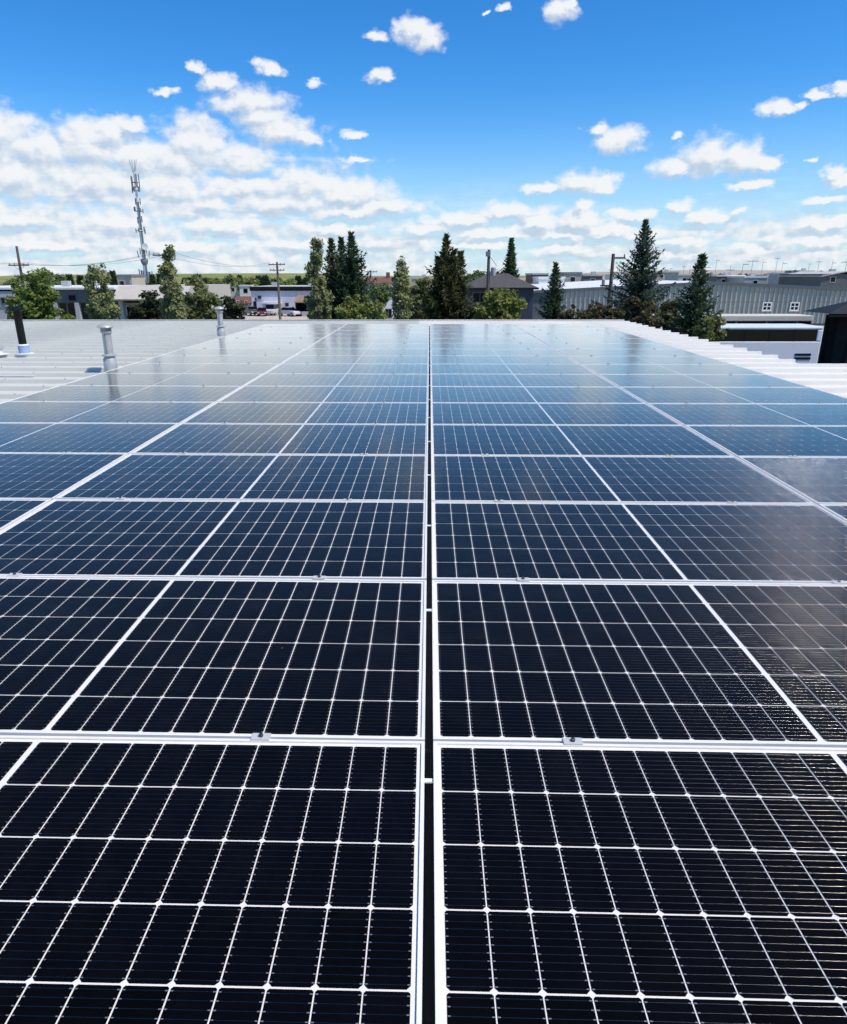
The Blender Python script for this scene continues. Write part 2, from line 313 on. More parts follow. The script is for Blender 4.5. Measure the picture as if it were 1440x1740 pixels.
# ---------------------------------------------------------------- mesh helpers
class MB:
    """Collects faces; build() links them as one mesh object."""
    def __init__(s): s.v = []; s.f = []; s.mi = []
    def quad(s, a, b, c, d, m=0):
        i = len(s.v); s.v += [tuple(a), tuple(b), tuple(c), tuple(d)]; s.f.append((i, i + 1, i + 2, i + 3)); s.mi.append(m); return s
    def poly(s, pts, m=0):
        i = len(s.v); s.v += [tuple(p) for p in pts]; s.f.append(tuple(range(i, i + len(pts)))); s.mi.append(m); return s
    def box(s, x0, x1, y0, y1, z0, z1, m=0):
        i = len(s.v)
        s.v += [(x0, y0, z0), (x1, y0, z0), (x1, y1, z0), (x0, y1, z0), (x0, y0, z1), (x1, y0, z1), (x1, y1, z1), (x0, y1, z1)]
        for f in ((0, 3, 2, 1), (4, 5, 6, 7), (0, 1, 5, 4), (1, 2, 6, 5), (2, 3, 7, 6), (3, 0, 4, 7)):
            s.f.append(tuple(i + k for k in f)); s.mi.append(m)
        return s
    def cone(s, p0, p1, r0, r1, n=12, m=0, caps=True):
        p0 = Vector(p0); p1 = Vector(p1); d = (p1 - p0).normalized()
        a = d.orthogonal().normalized(); b = d.cross(a); i = len(s.v)
        for p, r in ((p0, r0), (p1, r1)):
            for k in range(n):
                t = 2 * math.pi * k / n; s.v.append(tuple(p + (a * math.cos(t) + b * math.sin(t)) * r))
        for k in range(n):
            j = (k + 1) % n; s.f.append((i + k, i + j, i + n + j, i + n + k)); s.mi.append(m)
        if caps:
            s.f.append(tuple(i + k for k in range(n))[::-1]); s.mi.append(m)
            s.f.append(tuple(i + n + k for k in range(n))); s.mi.append(m)
        return s
    def lathe(s, prof, n=20, m=0, at=(0, 0, 0)):
        i = len(s.v); L = len(prof)
        for r, z in prof:
            for k in range(n):
                t = 2 * math.pi * k / n; s.v.append((at[0] + r * math.cos(t), at[1] + r * math.sin(t), at[2] + z))
        for q in range(L - 1):
            for k in range(n):
                j = (k + 1) % n
                s.f.append((i + q * n + k, i + q * n + j, i + (q + 1) * n + j, i + (q + 1) * n + k)); s.mi.append(m)
        s.f.append(tuple(i + k for k in range(n))[::-1]); s.mi.append(m)
        s.f.append(tuple(i + (L - 1) * n + k for k in range(n))); s.mi.append(m)
        return s
    def prism(s, pts, ax, lo, hi, m=0):
        """Extrude a 2-D outline along axis ax (0, 1 or 2) from lo to hi."""
        def put(p, t):
            q = list(p); q.insert(ax, t); return tuple(q)
        n = len(pts); i = len(s.v)
        s.v += [put(p, lo) for p in pts] + [put(p, hi) for p in pts]
        s.f.append(tuple(range(i, i + n))); s.mi.append(m); s.f.append(tuple(range(i + 2 * n - 1, i + n - 1, -1))); s.mi.append(m)
        for k in range(n):
            j = (k + 1) % n; s.f.append((i + k, i + n + k, i + n + j, i + j)); s.mi.append(m)
        return s
    def mesh(s, name, mats, smooth=False, fix=True):
        me = bpy.data.meshes.new(name); me.from_pydata(s.v, [], s.f)
        for m in (mats if isinstance(mats, (list, tuple)) else [mats]): me.materials.append(m)
        me.polygons.foreach_set('material_index', s.mi)
        if fix:
            bm = bmesh.new(); bm.from_mesh(me); bmesh.ops.recalc_face_normals(bm, faces=bm.faces); bm.to_mesh(me); bm.free()
        if smooth: me.shade_smooth(); me.set_sharp_from_angle(angle=R(42))
        me.update(); return me
    def build(s, name, mats, parent=None, smooth=False, fix=True):
        return link(name, s.mesh(name, mats, smooth, fix), parent)

def link(name, me, parent=None):
    o = bpy.data.objects.new(name, me); COL.objects.link(o)
    if parent is not None: o.parent = parent
    return o
def tag(o, label, cat, group=None):
    o['label'] = label; o['category'] = cat
    if group: o['group'] = group
    return o
def thing(name, label, cat, loc=(0, 0, 0), rz=0.0, group=None):
    o = bpy.data.objects.new(name, None); COL.objects.link(o)
    o.location = loc; o.rotation_euler = (0, 0, rz); o.empty_display_size = 0.2
    return tag(o, label, cat, group)
def bevel(o, w=0.004, seg=1):
    m = o.modifiers.new('bevel', 'BEVEL'); m.width = w; m.segments = seg; m.limit_method = 'ANGLE'; m.angle_limit = R(40)
    return o

# ---------------------------------------------------------------- our building: ribbed metal roof
def build_roof():
    X0, X1, YA, YB, P = -27.0, 5.75, -3.6, 21.6, 0.6
    b = thing('metal_roof_building', 'low building with ribbed metal roof carrying the solar panels', 'building', (0, 9, 0))
    w = MB(); w.box(X0 + .25, X1 - .25, YA - 9 + .2, YB - 9 - .2, 0.0, ROOF_Z - .26)
    w.build('wall', mat('cream_metal_wall', (.45, .44, .40), var=.05), b)
    # one sheet = one pan and its rib
    prof = [(0, 0), (.25, .0015), (.525, 0), (.536, .052), (.582, .052), (.60, 0), (.60, -.03), (0, -.03)]
    ml = MB().prism(prof, 0, X0, -0.3).mesh('roof_sheet', MAT['roof_grey'])
    mr = MB().prism(prof, 0, -0.3, X1).mesh('roof_sheet', MAT['roof_white'])
    mw = MB().prism(prof, 0, -0.3, X1 + 1.6).mesh('roof_sheet', MAT['roof_white'])
    rnd = random.Random(4)
    for k in range(int(round((YB - YA) / P))):
        for me in (ml, mr if YA + k * P > 10.2 else mw):
            o = link('roof_sheet', me, b)
            o.location = (rnd.uniform(-.012, .012) if me is not ml else 0, YA + k * P - 9, ROOF_Z + rnd.uniform(-.002, .002))
    e = MB(); e.prism([(YB - 9 + .003, ROOF_Z - .25), (YB - 9 + .06, ROOF_Z - .25), (YB - 9 + .06, ROOF_Z + .04), (YB - 9 - .10, ROOF_Z + .062), (YB - 9 - .10, ROOF_Z + .057), (YB - 9 + .003, ROOF_Z + .02)], 0, X0, X1 - .02)
    e.build('edge_flashing', MAT['roof_white'], b)
    g = MB(); g.prism([(X1 - .13, ROOF_Z - .16), (X1 - .02, ROOF_Z - .16), (X1 - .0, ROOF_Z - .06), (X1 - .02, ROOF_Z - .06), (X1 - .035, ROOF_Z - .14), (X1 - .13, ROOF_Z - .14)], 1, 10.8 - 9, YB - 9)
    g.build('gutter', MAT['roof_white'], b)
    # fasteners and stains along the ribs at the left are small: screw heads as one part
    s = MB()
    for k in range(int(round((YB - YA) / P))):
        y = YA + k * P + .559 - 9
        for i in range(34):
            x = X0 + .5 + i * .78
            if x > -4.5: break
            s.lathe([(.010, 0), (.010, .005), (.005, .009)], 6, at=(x + rnd.uniform(-.03, .03), y, ROOF_Z + .0515))
    o = s.build('screw_heads', MAT['galv_dark'], b); o['kind'] = 'stuff'
build_roof()

# ---------------------------------------------------------------- solar panels
PW, PD, PH, LIP = 2.094, 1.042, 0.035, 0.009
GAP0, GAPR, GAPL, ROWGAP = 0.023, 0.020, 0.016, 0.012
ROW0 = 1.5884 + ROWGAP / 2 - (PD + ROWGAP)          # near edge of the first row
NROWS = 17
XC = [-(GAP0 / 2 + PW * 1.5 + GAPL), -(GAP0 / 2 + PW / 2), GAP0 / 2 + PW / 2, GAP0 / 2 + PW * 1.5 + GAPR]
COLNAME = ['far left column beside grey roof', 'column just left of central gap',
           'column just right of central gap', 'far right column beside white roof']
ORD = ['first', 'second', 'third', 'fourth', 'fifth', 'sixth', 'seventh', 'eighth', 'ninth', 'tenth', 'eleventh', 'twelfth',
       'thirteenth', 'fourteenth', 'fifteenth', 'sixteenth', 'seventeenth', 'eighteenth']
MX, MY, BAR = 0.0185, 0.0175, 0.014                   # white borders and the middle bar
PX = (PW / 2 - MX - BAR / 2) / 12; PY = (PD - 2 * MY) / 6
CW, CH = PX - .0031, PY - .0042                      # one half-cut cell

def cell_outline(cx, cy, z, lo=.0068, hi=.0034):
    a, b = CW / 2, CH / 2
    return [(cx - a + lo, cy - b, z), (cx + a - lo, cy - b, z), (cx + a, cy - b + lo, z), (cx + a, cy + b - hi, z),
            (cx + a - hi, cy + b, z), (cx - a + hi, cy + b, z), (cx - a, cy + b - hi, z), (cx - a, cy - b + lo, z)]
def add_wires(mb, cx, cy, z, n=10, seg=3):
    for i in range(n):
        y = cy - CH / 2 + CH * (i + .5) / n
        r = .00042
        pts = [(y - r, z), (y - r * .7, z + r * .7), (y, z + r), (y + r * .7, z + r * .7), (y + r, z)]
        k0 = len(mb.v)
        for (ya, za) in pts: mb.v += [(cx - CW / 2, ya, za), (cx + CW / 2, ya, za)]
        for q in range(len(pts) - 1):
            mb.f.append((k0 + 2 * q, k0 + 2 * q + 1, k0 + 2 * q + 3, k0 + 2 * q + 2)); mb.mi.append(1)
        for sx in (-1, 1):
            e = cx + sx * (CW / 2 - .0032)
            mb.quad((e - .0026, y - .0011, z + .0004), (e + .0026, y - .0011, z + .0004), (e + .0026, y + .0011, z + .0004), (e - .0026, y + .0011, z + .0004), 2)

def cell_centres():
    for half in (-1, 1):
        for i in range(12):
            for j in range(6):
                yield half * (BAR / 2 + PX * (i + .5)), -PD / 2 + MY + PY * (j + .5)

def panel_meshes():
    z = PH
    f = MB()
    o, n = (PW / 2, PD / 2), (PW / 2 - LIP, PD / 2 - LIP)
    for sgn in (-1, 1):      # long bars full length, short bars butted between them
        f.box(-o[0], o[0], sgn * o[1] if sgn < 0 else n[1], -n[1] if sgn < 0 else o[1], 0, z)
        f.box(-o[0] if sgn < 0 else n[0], -n[0] if sgn < 0 else o[0], -n[1] + .0001, n[1] - .0001, 0, z - .0002)
    frame = f.mesh('frame', MAT['frame'])
    back = MB().box(-n[0], n[0], -n[1], n[1], z - .012, z - .0062).mesh('backsheet', MAT['backsheet'])
    glass = MB().quad((-n[0], -n[1], z - .0012), (n[0], -n[1], z - .0012), (n[0], n[1], z - .0012), (-n[0], n[1], z - .0012)).mesh('glass', MAT['glass_cover'])
    c = MB().poly(cell_outline(0, 0, 0)); add_wires(c, 0, 0, .0003)
    cell = c.mesh('cell', [MAT['cell'], MAT['wire'], MAT['pad']], fix=False)
    for p in cell.polygons: p.use_smooth = p.material_index == 1
    cs = MB()
    for x, y in cell_centres():
        cs.poly(cell_outline(x, y, z - .0052))
    cells = cs.mesh('cells', [MAT['cell']], fix=False)
    return frame, back, glass, cell, cells
FRAME, BACK, GLASS, CELL, CELLS = panel_meshes()

def build_panels():
    rnd = random.Random(11)
    for r in range(NROWS):
        y = ROW0 + r * (PD + ROWGAP) + PD / 2
        for c in range(4):
            t = thing('solar_panel', 'dark solar panel, %s row from the viewer, %s' % (ORD[r], COLNAME[c]), 'solar panel',
                      (XC[c], y, PANEL_Z - PH), 0, 'solar panels on the roof')
            t.rotation_euler = (R(rnd.gauss(0, .07)), R(rnd.gauss(0, .05)), R(rnd.gauss(0, .012)))
            link('frame', FRAME, t); link('backsheet', BACK, t); link('glass', GLASS, t)
            near = r < 4 and (c in (1, 2) or r >= 2)
            if near:
                for x, yy in cell_centres():
                    o = link('cell', CELL, t); o.location = (x, yy, PH - .0052)
            else:
                o = link('cells', CELLS, t); o['kind'] = 'stuff'
build_panels()

# clamps that hold two rows, in the gaps between them
def build_clamps():
    m = MB()
    g = ROWGAP / 2
    m.box(-.025, .025, -g - .008, g + .008, .0006, .0046)
    m.box(-.025, .025, -g + .001, g - .001, -.03, .0005)
    body = m.mesh('clamp_body', mat('clamp_alloy', (.58, .58, .56), rough=.45, metal=.15))
    b = MB().lathe([(.0065, .0048), (.0065, .011), (.0045, .0125)], 6).mesh('bolt', MAT['steel_dark'])
    words = ['outer one', 'inner one']
    for r in range(NROWS - 1):
        y = ROW0 + (r + 1) * (PD + ROWGAP) - ROWGAP / 2
        for c in range(4):
            if r < 1 and c in (0, 3): continue
            for s in (-1, 1):
                inner = (s > 0) == (c < 2)
                t = thing('panel_clamp', 'small metal clamp between %s and %s panel rows, %s, %s' % (
                    ORD[r], ORD[r + 1], words[inner], ['far left column', 'left centre column', 'right centre column', 'far right column'][c]),
                    'clamp', (XC[c] + s * PW * .305 - .035, y, PANEL_Z), 0, 'clamps between panel rows')
                link('clamp_body', body, t); link('bolt', b, t)
build_clamps()

def build_rails():
    # rails under the panels and the bright straps bridging the central gap
    rail = MB().prism([(-.02, -.045), (.02, -.045), (.02, 0), (.008, 0), (.008, -.01), (-.008, -.01), (-.008, 0), (-.02, 0)], 0, -4.28, 4.28).mesh('mounting_rail', MAT['galv'])
    feet = MB().box(-.025, .025, -.02, .02, -.075, -.046).mesh('rail_foot', MAT['galv_dark'])
    strap = MB().prism([(-.0115, -.004), (.0115, -.004), (.0115, 0), (-.0115, 0)], 1, -.0065, .0065).mesh('gap_strap', MAT['white_rubber'])
    ch = MB().prism([(-.075, -.040), (.075, -.040), (.075, -.058), (-.075, -.058)], 1, .2, ROW0 + NROWS * (PD + ROWGAP) - .1)  # black strip added below the panels to make the central gap dark
    o = ch.build('gap_shade_strip', MAT['black_pipe']); o.location = (0, 0, PANEL_Z); tag(o, 'long black strip added under the central gap as its shade', 'shade strip')
    y = .50; k = 0
    while y < ROW0 + NROWS * (PD + ROWGAP) - .1:
        t = thing('mounting_rail', 'metal rail under the solar panels crossing the central gap, %s rail from the viewer' % (ORD + ['nineteenth', 'twentieth', 'last'])[k], 'rail', (0, y - .05, PANEL_Z - PH - .026), 0, 'rails under the panels')
        link('rail_beam', rail, t)
        for x in (-4.0, -2.6, -1.2, 1.2, 2.6, 4.0): link('rail_foot', feet, t).location = (x, 0, 0)
        o = link('gap_strap', strap); o.location = (0, y, PANEL_Z - .006)
        tag(o, 'short white strap bridging the dark central gap, %s strap from the viewer' % (ORD + ['nineteenth', 'twentieth', 'last'])[k], 'strap', 'straps across the gap')
        y += .938; k += 1
build_rails()

# ---------------------------------------------------------------- ground and hills
def ground_mat():
    m = mat('ground', (.17, .19, .07), rough=.95, color2=(.30, .27, .17), scale=.035, spec=.1)
    nt = m.node_tree; b = nt.nodes['Principled BSDF']
    src = b.inputs['Base Color'].links[0].from_socket
    tc = nt.nodes.new('ShaderNodeTexCoord'); n = nt.nodes.new('ShaderNodeTexNoise'); n.inputs['Scale'].default_value = .9; n.inputs['Detail'].default_value = 8
    nt.links.new(tc.outputs['Object'], n.inputs['Vector'])
    mx = nt.nodes.new('ShaderNodeMix'); mx.data_type = 'RGBA'; mx.blend_type = 'OVERLAY'; mx.inputs[0].default_value = .6
    nt.links.new(src, mx.inputs[6]); nt.links.new(n.outputs['Color'], mx.inputs[7]); nt.links.new(mx.outputs[2], b.inputs['Base Color'])
    return m
def structure(o): o['kind'] = 'structure'; return o
def build_ground():
    structure(MB().quad((-4000, -1500, 0), (4000, -1500, 0), (4000, 6000, 0), (-4000, 6000, 0)).build('ground', ground_mat()))
    asphalt = mat('asphalt', (.055, .055, .057), rough=.9, var=.3, scale=.4, bump=.2, bscale=30)
    gravel = mat('pale_gravel', (.50, .43, .35), rough=.95, var=.18, scale=.5, bump=.3, bscale=6)
    structure(MB().quad((-80, 23, .006), (90, 23, .006), (90, 52, .006), (-80, 52, .006)).build('parking_lot', asphalt))
    structure(MB().quad((-48, 70, .007), (-6, 70, .007), (-6, 160, .007), (-60, 160, .007)).build('gravel_yard', gravel))
    structure(MB().quad((-6, 70, .005), (70, 70, .005), (70, 99, .005), (-6, 99, .005)).build('concrete_yard', mat('pale_concrete', (.40, .385, .35), rough=.9, var=.12, scale=.6)))
    # low green hill on the left horizon and the bare rise on the right one
    def ridge(name, x0, x1, y, depth, h, seed, m):
        rnd = random.Random(seed); n = 40; mb = MB(); ph = [rnd.uniform(0, 6.28) for _ in range(5)]
        def prof(t):
            e = min(1, t / .16, (1 - t) / .16); e = e * e * (3 - 2 * e)
            return h * e * (.86 + .10 * math.sin(3.1 * t * 3 + ph[0]) + .05 * math.sin(11 * t + ph[1]))
        rows = []
        for i in range(n + 1):
            t = i / n; x = x0 + (x1 - x0) * t; z = prof(t)
            rows.append([(x, y - depth, -.5), (x, y - depth * .45, z * .55), (x, y, z), (x, y + depth * .6, z * .5), (x, y + depth, -.5)])
        for a, b in zip(rows[:-1], rows[1:]):
            for k in range(4): mb.quad(a[k], b[k], b[k + 1], a[k + 1])
        bm_me = mb.mesh(name, m); bm = bmesh.new(); bm.from_mesh(bm_me); bmesh.ops.remove_doubles(bm, verts=bm.verts, dist=.01); bmesh.ops.recalc_face_normals(bm, faces=bm.faces); bm.to_mesh(bm_me); bm.free(); bm_me.shade_smooth()
        return structure(link(name, bm_me))
    ridge('hill', -560, -50, 900, 330, 9.5, 3, mat('pasture', (.16, .20, .06), rough=.95, color2=(.28, .27, .10), scale=.012, spec=.1))
    ridge('bare_rise', 130, 900, 1100, 300, 13.0, 5, mat('dry_rise', (.36, .29, .23), rough=.95, color2=(.42, .37, .31), scale=.01, spec=.1))
build_ground()

# ---------------------------------------------------------------- trees
MAT['bark'] = mat('bark', (.10, .075, .055), rough=.9, var=.3, scale=6, bump=.5, bscale=20, stretch=(1, 1, .25))
MAT['bark_pale'] = mat('pale_bark', (.30, .29, .25), rough=.85, var=.25, scale=5, bump=.3, bscale=15, stretch=(1, 1, .3))
LEAF = {
    'spruce': leaf_mat('spruce_needles', (.042, .078, .038), (.088, .140, .066)),
    'blue_spruce': leaf_mat('blue_spruce_needles', (.046, .082, .056), (.100, .148, .102)),
    'olive_spruce': leaf_mat('olive_spruce_needles', (.064, .078, .030), (.135, .150, .058)),
    'poplar': leaf_mat('poplar_leaves', (.190, .225, .080), (.410, .430, .205)),
    'maple': leaf_mat('maple_leaves', (.110, .160, .030), (.270, .350, .085)),
    'lime': leaf_mat('bright_leaves', (.150, .185, .036), (.340, .380, .110)),
    'olive': leaf_mat('olive_leaves', (0.126, 0.151, 0.046), (0.294, 0.315, 0.116)),
    'dark': leaf_mat('dark_leaves', (0.03, 0.041, 0.017), (0.076, 0.083, 0.034)),
    'rust': leaf_mat('brown_green_leaves', (0.06, 0.054, 0.024), (0.14, 0.118, 0.052)),
    'far': leaf_mat('far_leaves', (0.109, 0.164, 0.054), (0.217, 0.281, 0.1)),
    'far_dark': leaf_mat('far_dark_leaves', (0.043, 0.068, 0.034), (0.086, 0.114, 0.051)),
}
def quads_mesh(name, C, U, Vv, m):
    """One mesh of leaf quads: centres C and half axes U, Vv (n x 3)."""
    n = len(C); co = np.empty((n, 4, 3), np.float32)
    co[:, 0] = C - U; co[:, 1] = C + Vv * .9 - U * .1; co[:, 2] = C + U; co[:, 3] = C - Vv * .9 + U * .1
    me = bpy.data.meshes.new(name)
    me.vertices.add(n * 4); me.vertices.foreach_set('co', co.ravel())
    me.loops.add(n * 4); me.loops.foreach_set('vertex_index', np.arange(n * 4, dtype=np.int32))
    me.polygons.add(n); me.polygons.foreach_set('loop_start', np.arange(0, n * 4, 4, dtype=np.int32))
    me.materials.append(m); me.update(calc_edges=True)
    return me
def unit(a): return a / np.maximum(np.linalg.norm(a, axis=-1, keepdims=True), 1e-9)

def spruce(x, y, H, rad, label, kind='spruce', seed=0, bare=.06, leaders=(), step=.115, group=None, lsc=1.0, gap=0.0):
    """Conifer: whorls of drooping branches set with needle sprays. leaders = extra tops (dx, height, radius)."""
    rs = np.random.RandomState(seed)
    t = thing('spruce_tree', label, 'tree', (x, y, 0), 0, group)
    tr = MB(); C = []; U = []; W = []
    tops = [(0.0, 0.0, H, rad, bare * H)] + [(d[0], d[1], d[2], d[3], d[4]) for d in leaders]
    for (dx, dy, h, rr, zb) in tops:
        tr.cone((dx * .3, dy * .3, 0 if dx == 0 else zb * .7), (dx, dy, h * .55), .032 * H * .5, .018 * H * .5, 8)
        tr.cone((dx, dy, h * .55), (dx, dy, h * .985), .018 * H * .5, .006, 8)
        z = h * .995; lvl = 0
        while z > zb:
            f = (h - z) / (h - zb)                       # 0 at the tip, 1 at the skirt
            L0 = 1.55 * rr * max(0.0, f - .03) * (1.0 - .22 * max(0, f - .86) / .14) + .07
            nb = int(5 + 4 * min(1, f * 2.2))
            a0 = rs.uniform(0, 6.28)
            side = 1 + .16 * math.sin(lvl * 1.7 + seed)
            for k in range(nb):
                if rs.rand() < gap: continue
                a = a0 + 6.283 * k / nb + rs.uniform(-.25, .25)
                L = L0 * rs.uniform(.55, 1.25) * side
                slope = .85 * (1 - f) ** 2 + .10 - .32 * f + rs.uniform(-.12, .12)
                dr = np.array([math.cos(a), math.sin(a)])
                ns = max(2, int(L / step))
                s = (np.arange(ns) + rs.uniform(.2, .9, ns)) / ns
                r = s * L
                zz = z + rs.uniform(-.05, .05) + slope * r + .20 * L * s ** 2.2 - .05 * L * np.sin(s * 3.1)
                base = np.stack([dx + dr[0] * r, dy + dr[1] * r, zz], 1)
                perp = np.array([-dr[1], dr[0], 0.0]); fwd = np.array([dr[0], dr[1], slope + .3])
                for sg in (-1.0, 0.0, 1.0, 'd'):
                    if sg == 'd': d = fwd[None] * .35 + np.array([0, 0, -.75])[None] + rs.normal(0, .3, (ns, 3))
                    else: d = fwd[None] * (.75 if sg else 1.0) + perp[None] * (sg * rs.uniform(.6, 1.0, (ns, 1))) + rs.normal(0, .18, (ns, 3)) + np.array([0, 0, -.12])[None]
                    d = unit(d); ln = (.10 + .13 * np.minimum(1, L - r + .25))[:, None] * rs.uniform(.7, 1.2, (ns, 1)) * lsc
                    wv = unit(np.cross(d, np.array([0, 0, 1.0])[None] + rs.normal(0, .5, (ns, 3)))) * (.030 + .022 * rs.rand(ns, 1)) * lsc * 1.15
                    C.append(base + d * ln * .8); U.append(d * ln); W.append(wv)
            z -= (.12 + .17 * f) * (h / 9.0) ** .5 * rs.uniform(.8, 1.2); lvl += 1
    tr.build('trunk', MAT['bark'], t, smooth=True)
    link('crown', quads_mesh('crown', np.concatenate(C), np.concatenate(U), np.concatenate(W), LEAF[kind]), t)
    return t

def leafy(x, y, H, label, blobs, kind='maple', seed=0, n=4200, leaf=.11, name='leafy_tree', trunk_r=.10, bark='bark', clump=.34, group=None, upright=0.0, cat='tree', clumps=None):
    """Broadleaf tree or shrub: clumps of leaves on limbs; blobs = (dx, dy, z, rx, ry, rz) ellipsoids of the crown."""
    rs = np.random.RandomState(seed); rnd = random.Random(seed)
    t = thing(name, label, cat, (x, y, 0), 0, group)
    vol = np.array([b[3] * b[4] * b[5] for b in blobs]) ** .75; vol = vol / vol.sum()
    nc = clumps or int(max(14, min(110, n / 55)))
    cen = []
    for i in range(nc):
        b = blobs[rs.choice(len(blobs), p=vol)]
        d = unit(rs.normal(0, 1, 3)); r = rs.uniform(.25, 1.0) ** .5
        cen.append([b[0] + d[0] * b[3] * r, b[1] + d[1] * b[4] * r, b[2] + d[2] * b[5] * r])
    cen = np.array(cen); cen = cen[cen[:, 2] > .25]
    size = rs.uniform(.6, 1.25, len(cen)) * clump
    per = np.maximum(6, (n * size ** 2 / (size ** 2).sum()).astype(int))
    C = []; U = []; W = []
    for c, s, k in zip(cen, size, per):
        d = unit(rs.normal(0, 1, (k, 3))); r = rs.uniform(0, 1, (k, 1)) ** .45
        p = c + d * r * s * np.array([1, 1, .8 + upright])
        nrm = unit(d * .6 + rs.normal(0, .6, (k, 3)) + np.array([0, 0, .5]))
        u = unit(np.cross(nrm, rs.normal(0, 1, (k, 3)))); v = np.cross(nrm, u)
        sz = leaf * rs.uniform(.6, 1.25, (k, 1))
        C.append(p); U.append(u * sz); W.append(v * sz * .72)
    tr = MB(); zt = min(b[2] - b[5] * .3 for b in blobs); zt = max(.4, zt)
    tr.cone((0, 0, 0), (0, 0, zt), trunk_r, trunk_r * .7, 8)
    for i in rs.choice(len(cen), min(len(cen), 26), replace=False):
        c = Vector(cen[i]); a = Vector((0, 0, max(.2, min(zt * rnd.uniform(.5, 1), c.z - .3)))); mid = a.lerp(c, .5) + Vector((rnd.uniform(-.1, .1), rnd.uniform(-.1, .1), .15))
        tr.cone(a, mid, trunk_r * .42, trunk_r * .26, 5); tr.cone(mid, c, trunk_r * .26, .008, 5)
    tr.build('trunk', MAT[bark], t, smooth=True)
    link('crown', quads_mesh('crown', np.concatenate(C), np.concatenate(U), np.concatenate(W), LEAF[kind]), t)
    return t

def gx(px, Y): return spot(px, 500, Y).x
def gz(py, Y, px=720): return spot(px, py, Y).z
def ppm(Y): return 1256.0 / Y

